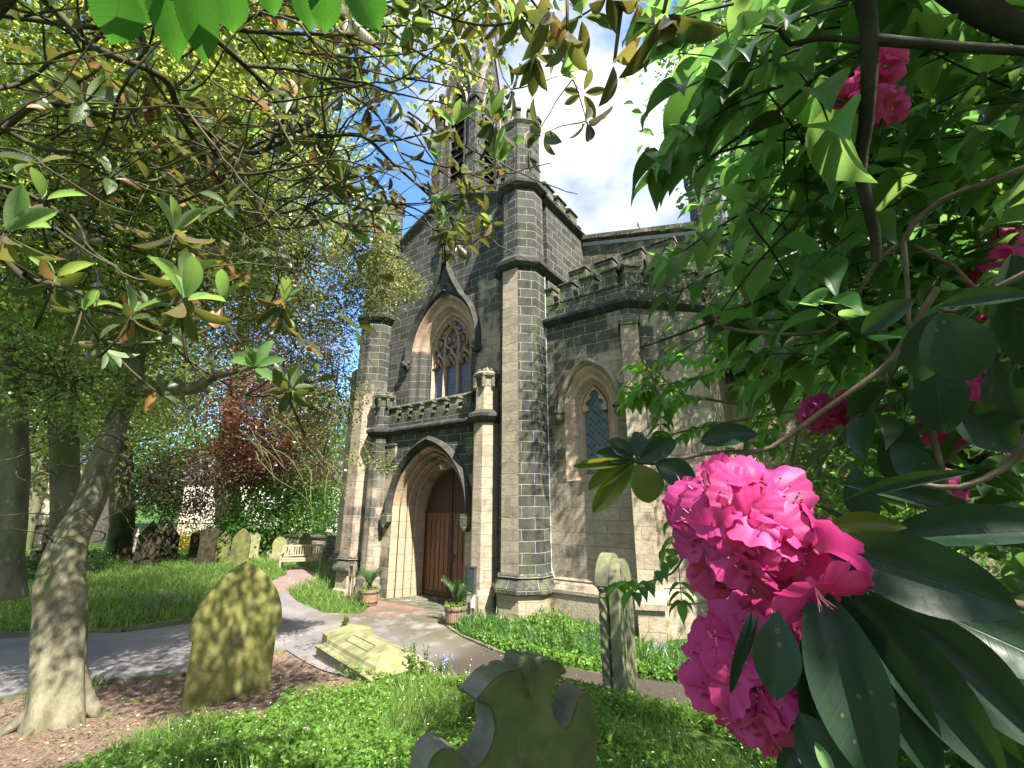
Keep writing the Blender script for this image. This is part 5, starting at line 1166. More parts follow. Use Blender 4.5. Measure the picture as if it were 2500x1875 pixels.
rh = empty('rhododendron', (-3.0, -1.2, .7), 'tall rhododendron arching over the upper left, rusty undersides to its leaves', 'shrub')
g = G(); LvA, LvN = Leaves('rhodo'), Leaves('rhodo')
BR = .75
MAIN = [([(-150, 20), (0, 35), (130, 55), (250, 68), (330, 60)], 3.0, .022), ([(60, -60), (110, 0), (200, 90), (260, 130), (400, 190), (440, 270), (520, 330), (600, 370), (650, 365), (730, 320), (800, 260), (870, 200)], 2.9, .024),
 ([(-100, 360), (0, 320), (90, 255), (180, 260), (280, 290), (370, 265), (440, 240)], 2.8, .018), ([(-80, 230), (60, 200), (140, 140), (240, 120), (330, 150)], 3.0, .014), ([(-120, 300), (0, 310), (90, 360), (200, 375), (300, 430), (380, 440), (470, 390)], 2.7, .016),
 ([(520, 90), (620, 180), (700, 250), (760, 330), (880, 330), (960, 400), (1040, 470), (1110, 540)], 2.7, .018), ([(440, -60), (540, 60), (680, 80), (850, 88), (930, 120)], 2.8, .018),
 ([(700, -80), (880, -10), (960, 20), (1000, 50)], 2.5, .012), ([(900, -100), (1040, 20), (1180, 62), (1290, 50), (1330, 90)], 2.3, .010), ([(1200, -90), (1290, -10), (1350, 60), (1420, 40)], 2.0, .008),
 ([(-120, 590), (0, 625), (60, 680), (160, 700), (250, 740), (330, 760), (420, 745)], 2.5, .020), ([(60, 670), (150, 745), (250, 830), (330, 838), (430, 830), (520, 800), (600, 770), (680, 765)], 2.4, .012),
 ([(400, 810), (450, 870), (540, 930), (600, 965), (670, 965), (712, 952)], 2.3, .008), ([(430, 270), (520, 420), (600, 520), (700, 560), (780, 540)], 2.8, .014), ([(-100, 440), (60, 470), (180, 540), (300, 600), (420, 600), (480, 640)], 2.6, .014),
 ([(600, 160), (760, 180), (900, 260), (960, 330), (1040, 360)], 2.6, .012), ([(640, 330), (760, 400), (860, 470), (960, 500), (1060, 560)], 2.7, .010), ([(500, 340), (560, 420), (640, 480), (740, 500), (850, 560)], 2.7, .010), ([(850, 90), (950, 30), (1050, -40)], 2.5, .012), ([(300, -80), (420, 40), (560, 60), (640, 30), (760, -30)], 3.1, .02)]
for pxs, dd_, r_ in MAIN:
    pts = smoothpath([P(x, y, dd_+.15*math.sin(i*1.3)) for i, (x, y) in enumerate(pxs)]); n = len(pts)
    g.tube(pts, [r_*.75*(1-.6*i/n) for i in range(n)], 7, cap=False)
    for i in range(3, n, 3):
        d = (pts[min(i+1, n-1)]-pts[i-1]).normalized(); s_ = Vector((random.uniform(-1, 1), random.uniform(-1, 1), random.uniform(-.7, .7)))
        grow(g, LvA, LvN, pts[i], d*.8+s_*.8, random.uniform(.18, .46), r_*.28+.002, 1, .098, .042, .02, .06, (3, 6))
    whorl(LvN, pts[-1], (pts[-1]-pts[-3])+Vector((0, 0, .03)), 3, .11, .04, (.3, 1.0)); whorl(LvA, pts[-1], (pts[-1]-pts[-3]), 4, .11, .045, (1.1, 2.0))
for (x, y, dd_, s_) in ((105, 490, 2.3, 1.2), (425, 570, 2.1, 1.3), (10, 570, 2.0, 1.3), (130, 690, 2.1, 1.2), (200, 760, 2.3, 1.1), (450, 735, 1.7, 1.45), (545, 740, 2.0, 1.2), (690, 745, 2.0, 1.25), (712, 952, 2.1, 1.35), (320, 770, 2.0, 1.2), (1085, 560, 2.2, 1.1), (1215, 400, 2.0, 1.25), (1110, 310, 2.1, 1.25), (1205, 300, 2.1, 1.2), (1200, 545, 2.3, .95), (210, 260, 2.6, 1.3), (450, 690, 1.9, 1.2)):
    s_ *= .82; p = Vector(P(x, y, dd_)); ax = Vector((random.uniform(-.25, .25), random.uniform(-.25, .25), 1))
    whorl(LvN, p, ax, 4, .115*s_, .042*s_, (.3, 1.15)); whorl(LvA, p, Vector((random.uniform(-.4, .4), random.uniform(-.4, .4), -.6)), 4, .105*s_, .046*s_, (.4, 1.4)); g.tube([p+Vector((0, 0, -.16*s_))+Vector((random.uniform(-.08, .08), random.uniform(-.08, .08), 0)), p-Vector((0, 0, .05)), p], [.005, .004, .003], 5)
for (x, y, dd_, n) in ((1500, 210, 1.3, 2), (1340, 80, 1.7, 4), (1385, 130, 1.6, 3), (1305, 190, 1.9, 6), (1490, 20, 1.5, 4), (1620, 90, 1.2, 4), (1560, 60, 1.4, 3), (1270, 90, 2.0, 4)):
    p = Vector(P(x, y-60, dd_)); whorl(LvA, p, (0, 0, -1), n, .13, .05, (.15, .8)); g.tube([p, p+Vector((random.uniform(-.05, .05), .03, .2))], [.004, .006], 5)
g.build('branches', 'bark_branch', rh, smooth=True); LvA.build('leaves', 'leaf_rhodo', rh); LvN.build('young_leaves', 'leaf_rhodo_new', rh)
g = G()
for k in range(90):
    x, y = random.uniform(-40, 1050), random.uniform(30, 560); p = Vector(P(x, y, random.uniform(2.3, 3.1))); a_ = random.uniform(-.9, .9); d = Vector(RT)*math.cos(a_)+Vector(UP)*math.sin(a_)+Vector((0, 0, -.15)); pts = [p]; r0 = random.uniform(.003, .007)
    for j in range(random.randint(8, 18)):
        p = p+d.normalized()*.05; d += Vector((random.uniform(-.3, .3), random.uniform(-.3, .3), random.uniform(-.22, .3))); pts.append(p)
    g.tube(pts, [r0*(1-.7*i/len(pts)) for i in range(len(pts))], 5, cap=False)
g.build('twigs', 'bark_branch', rh)
# trunk of that rhododendron, out of frame to the left
g = G()
for (e, r_) in ((P(-150, 20, 3.0), .05), (P(-120, 300, 2.7), .04), (P(60, -60, 2.9), .05), (P(-120, 590, 2.5), .04)):
    g.tube(smoothpath([(-3.0, -1.2, .6), (-3.2, -.8, 1.6), tuple(np.array(e)*.6+np.array([-3.2, -.6, 2.4])*.4), tuple(e)], .2), .026, 8)
g.build('stems', 'bark_branch', rh)

# -- near serrated leaves at the top left
tw = empty('cherry_twig', tuple(P(560, -120, .62)), 'sunlit serrated leaves hanging at the top left, closest to the viewer', 'twig')
for (x0, y0, x1, y1, wpx, dd_, mt) in ((300, -40, 268, 118, 105, .60, 'leaf_serrate'), (385, -90, 440, 165, 92, .60, 'leaf_serrate'), (460, -90, 505, 172, 96, .58, 'leaf_serrate'), (540, -60, 575, 92, 92, .60, 'leaf_serrate'), (640, -70, 675, 50, 60, .62, 'leaf_serrate'), (730, -70, 765, 88, 70, .6, 'leaf_serrate'), (790, -90, 795, 95, 82, .58, 'leaf_serrate'), (850, -100, 935, 92, 110, .56, 'leaf_serrate'), (350, -60, 310, 60, 100, .64, 'leaf_serrate')):
    a, b = P(x0, y0, dd_), P(x1, y1, dd_+.015); Lv = Leaves('serr'); ln = float(np.linalg.norm(b-a)); nv = CAM-a+np.array([.25, -.1, .5])*rng.uniform(.3, 1)*.5; Lv.add([a], b-a, nv, ln, wpx/FPX*float((a-CAM).dot(FW))); Lv.build('leaf', mt, tw)
g = G(); g.tube([P(250, -90, .62), P(450, -75, .6), P(700, -80, .6), P(900, -110, .58), P(1400, -300, .9)], [.003, .004, .004, .005, .008], 6); g.build('stem', 'twig_green', tw)

# -- deciduous shrub, right (backlit bright leaves)
def spray(g, Lv, p, d, length, rad, n, ln, wd, droop=.05, plane=None):
    pts = [Vector(p)]; d = Vector(d).normalized(); k = max(5, n)
    sd = d.cross(Vector((0, 0, 1))).normalized()
    for j in range(k):
        d = (d+Vector((random.uniform(-.1, .1), random.uniform(-.1, .1), random.uniform(-.09, .06)-droop))).normalized(); pts.append(pts[-1]+d*length/k)
        s_ = 1 if j % 2 else -1
        ld = d*.5+sd*s_*.9+Vector((0, 0, random.uniform(-.55, -.1))); q = random.uniform(.75, 1.15)
        Lv.add([tuple(pts[-1]+sd*s_*.008)], tuple(ld), (random.uniform(-.35, .35), random.uniform(-.35, .35), 1), ln*q, wd*q)
    Lv.add([tuple(pts[-1])], tuple(d), (random.uniform(-.2, .2), random.uniform(-.2, .2), 1), ln, wd)
    g.tube(pts, [rad*(1-.6*i/k) for i in range(len(pts))], 5, cap=False)
sh = empty('deciduous_shrub', (2.6, 1.6, .5), 'broad leaved shrub filling the upper right, its leaves lit from behind', 'shrub')
g = G(); Lb = Leaves('ovate'); Ld = Leaves('ovate')
RB = [([(2100, -80), (2110, 0), (2125, 100), (2115, 300), (2100, 420), (2135, 560), (2140, 640)], 1.02, .014), ([(2120, 95), (2300, 112), (2500, 125), (2700, 140)], 1.02, .008), ([(2112, 100), (2000, 92), (1930, 108), (1900, 70), (1860, 62)], 1.02, .005),
      ([(2105, 115), (2000, 180), (1900, 270), (1780, 350), (1700, 420)], 1.02, .004), ([(2300, -60), (2380, 10), (2450, 55), (2600, 120)], 1.3, .028), ([(2100, 420), (2010, 470), (1930, 560), (1850, 640), (1760, 760)], 1.05, .004), ([(2350, 20), (2260, 130), (2180, 210), (2110, 280)], 1.7, .008), ([(2110, 260), (2240, 330), (2380, 400), (2560, 500)], 1.8, .01), ([(2130, 560), (2050, 620), (1950, 700), (1830, 740), (1700, 800), (1560, 850)], 2.2, .009)]
for pxs, dd_, r_ in RB:
    pts = smoothpath([P(x, y, dd_) for x, y in pxs]); n = len(pts); g.tube(pts, [r_*(1-.5*i/n) for i in range(n)], 9, cap=False)
REG = [(1790, -60), (1770, 60), (1810, 160), (1830, 300), (1810, 430), (1810, 540), (1780, 640), (1780, 720), (1860, 780), (1900, 850), (1960, 900), (2120, 860), (2260, 760), (2560, 900), (2560, -60)]
cnt = 0
while cnt < 330:
    x, y = random.uniform(1560, 2560), random.uniform(-80, 900)
    if not inpoly(np.array([x]), np.array([y]), REG)[0]: continue
    if x < 1900 and 620 < y and random.random() < .5: continue
    if 1690 < x < 1960 and 500 < y < 740 and random.random() < .75: continue
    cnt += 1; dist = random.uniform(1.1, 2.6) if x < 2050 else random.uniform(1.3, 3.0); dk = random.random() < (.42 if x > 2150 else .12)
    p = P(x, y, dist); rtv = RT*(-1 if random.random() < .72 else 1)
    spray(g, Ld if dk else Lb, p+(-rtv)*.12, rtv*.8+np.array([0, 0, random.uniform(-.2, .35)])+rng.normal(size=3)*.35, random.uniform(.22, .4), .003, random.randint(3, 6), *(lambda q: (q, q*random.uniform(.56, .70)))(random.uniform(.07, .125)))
for (x, y, dd_, ln) in ((1740, 300, 1.05, .10), (1740, 400, 1.1, .09), (1730, 560, 1.15, .09), (1790, 170, 1.05, .10), (1880, 160, 1.1, .1), (1800, 260, 1.05, .1), (1960, 60, 1.1, .1), (1700, 690, 1.3, .09), (1670, 620, 1.35, .085), (1680, 60, 1.3, .08)):
    spray(g, Lb if random.random() < .6 else Ld, P(x+110, y-50, dd_), -RT+np.array([0, 0, -.25]), .2, .003, 5, ln, ln*.55)
g.tube(smoothpath([(2.6, 1.6, .4), (2.5, 1.3, 1.3), (2.1, .8, 2.2), (1.9, 1.1, 3.1), (1.2, 1.1, 3.8), tuple(P(2300, -60, 1.3))], .08), .024, 8)
g.tube(smoothpath([(2.6, 1.6, .4), (2.5, 1.9, 1.4), (1.9, 2.1, 2.4), (1.5, 1.5, 3.2), (.8, 1.0, 3.6), tuple(P(2100, -80, 1.02))], .08), .016, 8)
g.build('branches', 'bark_dark', sh, smooth=True); Lb.build('leaves', 'leaf_bright', sh); Ld.build('shade_toned_leaves', 'leaf_dark', sh)  # shade put into the colour: part of the leaves get the darker material
crown('crown', 'leaf_bright', sh, [(P(2350, 350, 3.6), (1.3, 1.3, 1.3), 130, 26, .2, .085), (P(2280, 480, 4.2), (1.0, 1.0, 1.0), 80, 26, .15, .085), (P(2450, 700, 3.4), (1.1, 1.1, .9), 80, 24, .18, .08), (P(2200, 60, 4), (1.1, 1.2, .9), 80, 26, .16, .085)], tmpl='small', zb=.9, twigs=4)
# -- elder in front of the aisle
el = empty('elder_shrub', tuple(onG(1850, 1640)), 'elder shrub with compound leaves hanging in front of the aisle buttress', 'shrub'); g = G(); Le = Leaves('ovate')
ELB = [([(2000, 620), (1850, 720), (1750, 800), (1640, 870), (1560, 910)], 3.3), ([(1900, 900), (1780, 900), (1680, 930), (1580, 940)], 3.2), ([(1880, 1000), (1760, 980), (1660, 960), (1600, 900)], 3.4), ([(1560, 860), (1600, 940), (1610, 1010), (1570, 1080)], 3.2), ([(1720, 1220), (1680, 1330), (1640, 1400), (1560, 1425)], 3.0), ([(1960, 1000), (1840, 1020), (1730, 1040), (1640, 1060)], 3.4), ([(1980, 700), (1880, 780), (1800, 860), (1700, 860)], 3.6), ([(1720, 1180), (1690, 1260), (1660, 1300)], 3.2), ([(2000, 860), (1900, 950), (1840, 1040), (1800, 1080)], 3.4)]
for pxs, dd_ in ELB:
    pts = smoothpath([P(x, y, dd_) for x, y in pxs]); n = len(pts); g.tube(pts, [.011*(1-.6*i/n) for i in range(n)], 6, cap=False)
    for i in range(2, n, 2):
        d = (pts[min(i+1, n-1)]-pts[i-1]).normalized(); s_ = Vector((random.uniform(-1, 1), random.uniform(-1, 1), random.uniform(-.7, .2)))
        a = (d*.5+s_).normalized(); q = pts[i]; r = [q]; sd = a.cross(Vector((0, 0, 1))).normalized()
        for j in range(4):     # pinnate leaf
            q = q+a*.055; a = (a+Vector((0, 0, -.12))).normalized(); r.append(q)
            if j > 0:
                for sg in (-1, 1): Le.add([tuple(q)], tuple(sd*sg+a*.45+Vector((0, 0, -.25))), (random.uniform(-.3, .3), random.uniform(-.3, .3), 1), random.uniform(.09, .13), random.uniform(.05, .068))
        Le.add([tuple(q)], tuple(a), (0, 0, 1), .125, .06); g.tube(r, [.003]*len(r), 4, cap=False)
b = onG(1850, 1640); g.tube(smoothpath([tuple(b), tuple(P(1900, 1300, 4.2)), tuple(P(1960, 1000, 3.6)), tuple(P(2000, 700, 3.4))], .2), [.014]*len(smoothpath([tuple(b), tuple(P(1900, 1300, 4.2)), tuple(P(1960, 1000, 3.6)), tuple(P(2000, 700, 3.4))], .2)), 7)
g.build('branches', 'twig_green', el, smooth=True); Le.build('leaves', 'leaf_elder', el)
# -- sycamore and other trees behind the church on the right
def big_tree(x, y, h, r, mat, label, blobs, tx=None):
    o = empty('sycamore_tree', (x, y, 0), label, 'tree', 'tall broadleaf trees'); trunk('trunk', 'bark_grey', o, [(x, y, -.3), (x+.1, y, h*.3), (x-.1, y+.1, h*.55), (x, y, h*.85)], [.35, .28, .2, .08], 8, .06, 5); crown('crown', mat, o, blobs, zb=.6, twigs=7, tmpl='kite' if y > 3 else 'small'); return o
c = P(2000, 200, 11)
big_tree(c[0]+1, c[1], 11, 4, 'leaf_tree', 'tall sycamore behind the shrub, its lit edge against the cloud', [(P(1780, 160, 11.5), (1.0, 1.2, 2.0), 130, 36, .25, .11), (P(1900, 280, 12), (1.6, 1.6, 2.0), 160, 36, .28, .11), (P(2060, 120, 12), (2.4, 2.4, 2.8), 220, 36, .3, .12), (P(2350, 300, 12), (2.6, 2.6, 3.4), 220, 36, .3, .12)])
c = P(2300, 900, 13)
big_tree(c[0]+1.5, c[1], 8, 4, 'leaf_tree', 'bright leafy tree low behind the pink flowers', [(P(2120, 960, 13), (1.6, 1.6, 1.6), 120, 36, .28, .12), (P(2400, 900, 12), (3, 3, 2.6), 260, 36, .32, .12), (P(2250, 1150, 12), (2.2, 2.2, 1.5), 130, 36, .28, .12), (P(2450, 1250, 10), (2.2, 2.2, 1.3), 130, 36, .26, .11)])
# trees added beside and behind the viewer to throw dappled shade on the foreground
big_tree(4.2, -2.4, 8.5, 3, 'leaf_olive', 'added tree just right of the viewer, shading the foreground', [((2.6, .7, 5.6), (1.5, 1.3, .8), 34, 20, .15, .12), ((4.6, .2, 6.2), (1.6, 1.6, 1.0), 36, 24, .2, .13)])
big_tree(-3.4, -3.6, 9, 3, 'leaf_olive', 'added tree left of the viewer, shading the mossy gravestone and the gnarled trunk', [((-2.4, 1.5, 6.6), (1.6, 1.0, .5), 100, 36, .17, .09), ((-4.4, .8, 6.9), (1.8, 1.3, .7), 115, 36, .18, .09), ((-6.5, .6, 7.2), (1.8, 1.3, .7), 90, 36, .18, .09)])

# -- pink rhododendron, right foreground
pr = empty('pink_rhododendron', (1.4, .9, .7), 'rhododendron with pink flower trusses and big dark leaves at the right edge', 'shrub')
def big_leaf(x0, y0, x1, y1, wpx, dd_, mat='leaf_big', tilt=(0, 0, .4), d2=None, tm=None):
    a, b = P(x0, y0, dd_), P(x1, y1, d2 or dd_); Lv = Leaves(tm or ('nearo' if dd_ > .74 or random.random() < .4 else 'near')); Lv.add([a], b-a, (CAM-a)/np.linalg.norm(CAM-a)+np.array(tilt), float(np.linalg.norm(b-a)), wpx/FPX*float(((a+b)/2-CAM).dot(FW))); return Lv.build('leaf', mat, pr)
BL = [(2005, 1325, 2500, 1490, 168, .62), (2150, 1320, 2620, 1275, 105, .72), (1990, 1425, 2150, 1930, 165, .60), (2010, 1420, 2330, 1950, 120, .63), (2050, 1420, 2470, 1920, 135, .64), (2110, 1440, 2600, 1850, 150, .70), (2080, 1440, 2560, 1960, 110, .73), (1975, 1480, 2010, 1900, 90, .66), (2300, 1500, 2650, 1650, 150, .78), (1900, 1490, 1893, 1712, 104, .50), (1836, 1490, 1782, 1695, 26, .52), (1850, 1500, 1800, 1640, 22, .53),
      (2235, 730, 2100, 812, 56, .9), (2290, 748, 2520, 712, 50, .85), (2060, 1222, 2380, 1140, 34, .7), (1850, 1060, 1708, 1072, 62, 1.0), (2290, 760, 2240, 930, 90, .95), (2470, 620, 2520, 900, 120, 1.2), (2350, 1600, 2700, 1800, 150, .85), (1950, 1740, 2080, 1960, 120, .62), (2010, 1500, 1990, 1840, 120, .68), (2050, 1180, 2400, 1250, 60, 1.1), (2200, 1020, 2190, 1190, 90, 1.3), (2180, 1080, 2280, 1200, 80, 1.2), (2280, 860, 2300, 1060, 110, 1.2), (2330, 980, 2480, 1100, 100, 1.25), (2430, 880, 2520, 1080, 110, 1.3), (2090, 1140, 2120, 1290, 70, 1.2), (1990, 1800, 1900, 1900, 60, .7)]
for q in BL: big_leaf(*q, tilt=(random.uniform(-.25, .25), random.uniform(-.2, .2), random.uniform(.1, .55)))
big_leaf(2292, 765, 2372, 930, 135, .80, 'leaf_big', tm='nearo'); big_leaf(2005, 1290, 2215, 1278, 58, .66, 'leaf_big_yellow'); big_leaf(1990, 1810, 2035, 1900, 30, .6, 'leaf_rhodo_new')
for (x0, y0, x1, y1, wpx, mt) in ((1545, 1125, 1398, 1138, 26, 'leaf_big_yellow'), (1545, 1128, 1432, 1192, 44, 'leaf_big_yellow'), (1548, 1130, 1445, 1252, 50, 'leaf_big_yellow'), (1545, 1120, 1490, 1070, 42, 'leaf_big'), (1550, 1122, 1455, 1105, 40, 'leaf_big'), (1565, 1135, 1590, 1228, 82, 'leaf_big_yellow'), (1560, 1122, 1650, 1075, 50, 'leaf_big'), (1555, 1118, 1560, 1055, 44, 'leaf_big'), (1600, 1130, 1700, 1180, 70, 'leaf_big')):
    big_leaf(x0, y0, x1, y1, wpx, .95, mt, (random.uniform(-.3, .3), random.uniform(-.2, .2), random.uniform(-.2, .5)))
g = G()
PB = [([(2600, 380), (2500, 412), (2400, 450), (2300, 490), (2230, 545), (2205, 592), (2140, 640), (2080, 740), (2015, 808), (1900, 815), (1770, 800), (1745, 768)], 1.15, .0065), ([(2205, 590), (2215, 700), (2220, 850), (2225, 950)], 1.1, .0045), ([(2290, 700), (2200, 845), (2150, 905), (2000, 1010), (1885, 1092), (1820, 1102), (1720, 1108), (1600, 1132), (1545, 1125)], 1.0, .0058),
      ([(2600, 900), (2500, 1080), (2455, 1140), (2345, 1190), (2250, 1182)], 1.0, .0065), ([(2230, 600), (2330, 650), (2400, 720), (2560, 780)], 1.2, .004), ([(2600, 620), (2480, 680), (2400, 720), (2330, 760), (2290, 752)], .95, .005), ([(2600, 1000), (2400, 1060), (2300, 1130), (2240, 1200)], 1.3, .006), ([(2255, 980), (2300, 1150), (2340, 1300)], 1.25, .007), ([(2600, 1500), (2300, 1440), (2100, 1400), (1960, 1330), (1880, 1290)], .7, .005), ([(2500, 1700), (2250, 1560), (2050, 1500), (1900, 1560), (1840, 1640)], .72, .006), ([(2500, 430), (2560, 600), (2480, 900), (2600, 1200)], 1.5, .008), ([(2060, 700), (2180, 900), (2050, 1060), (1990, 1160)], 1.3, .005)]
for pxs, dd_, r_ in PB:
    pts = smoothpath([P(x, y, dd_) for x, y in pxs], .04); n = len(pts); g.tube(pts, [r_*(1-.45*i/n) for i in range(n)], 9, cap=False)
for k, e in enumerate((P(2600, 380, 1.15), P(2600, 900, 1.0), P(2600, 1500, .7), P(2500, 1700, .72), P(2600, 620, .95))):
    e = np.array(e); b0 = np.array([1.4, .9, .6]); q = [b0+np.array([.05*k-.1, .04*k-.1, 0])]
    for t in (.25, .5, .75): q.append(b0*(1-t)+e*t+np.array([.10*math.sin(5*t+k), .10*math.cos(7*t+k*2), .16*math.sin(math.pi*t)*(1 if k % 2 else -.3)]))
    q = smoothpath([tuple(v) for v in q]+[tuple(e)], .05); g.tube(q, [.012-.006*i/len(q) for i in range(len(q))], 8)
g.build('branches', 'bark_brown', pr, smooth=True)
LvP = Leaves('rhodo')   # mid distance leaves of the same bush
for k in range(95):
    x, y = random.uniform(2050, 2560), random.uniform(560, 1500)
    if x < 2150 and y < 900: continue
    p = Vector(P(x, y, random.uniform(1.4, 2.6))); whorl(LvP, p, (random.uniform(-.5, .5), random.uniform(-.5, .5), 1), random.randint(4, 7), .125, .042, (.8, 1.8))
for k in range(40):
    p = Vector(P(random.uniform(2000, 2560), random.uniform(1500, 1950), random.uniform(1.2, 1.8))); whorl(LvP, p, (random.uniform(-.5, .5), random.uniform(-.5, .5), 1), 6, .13, .045, (.8, 1.8))
LvP.build('leaves', 'leaf_dark', pr)

def flower_mesh(hi=True, seed=0):
    rr = random.Random(seed); nt_, nr = (110, 14) if hi else (35, 6); V = []; U = []; F = []; ph = [rr.uniform(0, 6) for _ in range(5)]
    for j in range(nr+1):
        r = j/nr
        for i in range(nt_+1):
            th = 2*math.pi*i/nt_; c5 = math.cos(5*th/1.0); lobe = abs(math.cos(2.5*th))
            k = max(0, (r-.4)/.6); notch = (1-lobe)**3.0
            rad = (.10+.16*r+1.05*r**1.7)*(1-.36*k*notch)*(1+.06*math.sin(2*th+ph[0])*k)
            z = 1.0*r**.62*(.95)-.34*k**2*(1+.6*math.sin(3*th+ph[1]))+.03*k*math.sin(13*th+ph[2])+.06*k*math.sin(7*th+ph[3])-.14*notch*k
            rad *= 1+.03*k*math.sin(23*th+ph[4]); z += k**3*(.022*math.sin(29*th+ph[1])+.012*math.sin(41*th+ph[0]))*(1 if hi else 0); V.append((rad*math.cos(th)*.9, rad*math.sin(th)*.9, z)); U.append(((i/nt_+.25) % 1.0 if False else i/nt_, r))
    for j in range(nr):
        for i in range(nt_):
            a = j*(nt_+1)+i; F.append((a, a+1, a+nt_+2, a+nt_+1))
    return np.array(V), np.array(F), np.array(U)
def truss(c, r, n, fs, label=None, hi=True, seed=0, face=None, parts=True):
    rr = random.Random(seed); c = np.array(c); tr_ = bpy.data.objects.new('flower_truss', None); COL.objects.link(tr_); tr_.parent = pr; tr_.location = tuple(c-np.array(pr.location)); 
    if label: tr_['label'] = label
    face = nrm(CAM-c) if face is None else nrm(np.array(face, float)); meshes = []
    dirs = []; k = 0
    while len(dirs) < n and k < 4000:
        k += 1; v = nrm(np.array([rr.gauss(0, 1), rr.gauss(0, 1), rr.gauss(0, 1)]))
        if v.dot(face) < -.25: continue
        if all(v.dot(w_) < math.cos(1.05*1.9/math.sqrt(n/2)) for w_ in dirs) or k > 1500 and all(v.dot(w_) < .86 for w_ in dirs): dirs.append(v)
    for i, v in enumerate(dirs):
        T, F, U = flower_mesh(hi, seed*50+i); z = nrm(v*1.0+np.array([0, 0, .0])+face*.35); up = np.array([0, 0, 1.]); y = nrm(up-z*up.dot(z)); x = np.cross(y, z)
        # spots (u near .5) should sit on the upper lobe: theta=pi maps to +y
        X = -T[:, 0:1]; Y_ = T[:, 1:2]; base = c+v*r*.42; s_ = fs*rr.uniform(.88, 1.1)
        W_ = base+(x*Y_-y*X)*s_*.62+z*T[:, 2:3]*(r*.42+s_*.14); fo = meshnp('flower', W_, F, 'petal', None, U, True); fo.parent = tr_; fo.location = tuple(-c)
        if hi:
            g = G(); h = G()
            for q in range(6):
                a = rr.uniform(0, 6.28); rad = rr.uniform(.05, .16)*s_; l_ = rr.uniform(.42, .56)*r+s_*.15; p0 = base+z*.2*r; p1 = base+z*l_*.65+(y*math.sin(a)+x*math.cos(a))*rad*.6; p2 = base+z*(l_)+(y*math.sin(a)+x*math.cos(a))*rad*1.6+y*.10*s_
                g.tube([p0, p1, p2], [.0007, .0006, .0005], 4); h.tube([p2-z*.0012, p2+z*.0012], .0010, 5)
            o_ = g.build('stamens', 'filament', None); o_.parent = fo; o_.location = (0, 0, 0); o_ = h.build('anthers', 'anther', None); o_.parent = fo; o_.location = (0, 0, 0)
truss(P(1795, 1275, .62), .072, 13, .076, 'large pink flower truss, nearest and highest of the front pair', True, 1)
truss(P(1960, 1375, .60), .045, 3, .070, None, True, 7, face=RT)
truss(P(1850, 1630, .72), .074, 13, .080, 'large pink flower truss hanging below the nearest one', True, 2)
for i, (x, y, dd_, r_, n) in enumerate(((2105, 245, 1.12, .045, 10), (2150, 165, 1.14, .028, 5), (2000, 1010, 1.7, .055, 9), (2070, 1000, 1.75, .055, 8), (2455, 670, 1.5, .06, 9), (2465, 770, 1.6, .05, 7), (2405, 955, 1.5, .05, 7), (2310, 1040, 1.7, .06, 8), (2450, 1085, 1.7, .045, 6), (2290, 1190, 1.6, .06, 8), (2165, 270, 1.2, .026, 4), (2470, 600, 1.9, .04, 5))):
    truss(P(x, y, dd_), r_, n, .056 if dd_ > 1.3 else .042, None, False, 20+i)

# ------------------------------------------------------------------ ground cover
def scatter(n, xr, yr, cond, seed=0):
    x = rng.uniform(*xr, n); y = rng.uniform(*yr, n); k = cond(x, y); x, y = x[k], y[k]; return x, y, ground(x, y)
CH = [(-12.9, 8.4), (-11.6, 8.2), (-11.7, 9.0), (-11.2, 8.4), (-7.0, 8.4), (-6.8, 8.35), (-5.5, 8.6), (-5.5, 9.1), (-3.3, 9.1), (-3.4, 8.6), (-2.9, 8.5), (-1.9, 10.4), (-1.9, 20), (-17, 20), (-17, 11.3), (-14.8, 9.5), (-13.3, 9.5)]
ok = lambda x, y: lawn(x, y) & ~inpoly(x, y, CH)
def noise2(x, y): return np.sin(x*2.1+1.3*np.sin(y*1.7))+np.sin(y*2.6+1.1*np.sin(x*1.9+2))
# herb robert / ground elder carpet near the viewer
x, y, z = scatter(80000, (-7.2, 1.6), (.8, 6.8), lambda x, y: ok(x, y) & (np.hypot(x, y) > 1.2) & (noise2(x, y) > -.75) & ((x < -.1) | (y > .9)))
h = rng.uniform(.03, .16, len(x))*(1+.35*noise2(x*.7, y*.7)); L_ = Leaves('herb'); n = len(x)
L_.add(np.stack([x, y, z+np.maximum(.02, h)], -1), rdir(n, 0, .35), rdir(n, 2.2), rng.uniform(.022, .048, n), rng.uniform(.03, .06, n)); tag(L_.build('herb_carpet', 'leaf_ground', smooth=False), kind='stuff')
x, y, z = scatter(900, (-7.2, 1.6), (.8, 7), lambda x, y: ok(x, y) & (np.hypot(x, y) > 1.8)); n = len(x); L_ = Leaves('kite')
for k_ in range(5): L_.add(np.stack([x, y, z+.17+.03*np.sin(x*40)], -1), np.tile([[math.cos(k_*1.257), math.sin(k_*1.257), .2]], (n, 1)), np.tile([[0, 0, 1.]], (n, 1)), .009, .009)
tag(L_.build('tiny_flowers', 'white_flower', smooth=False), kind='stuff')
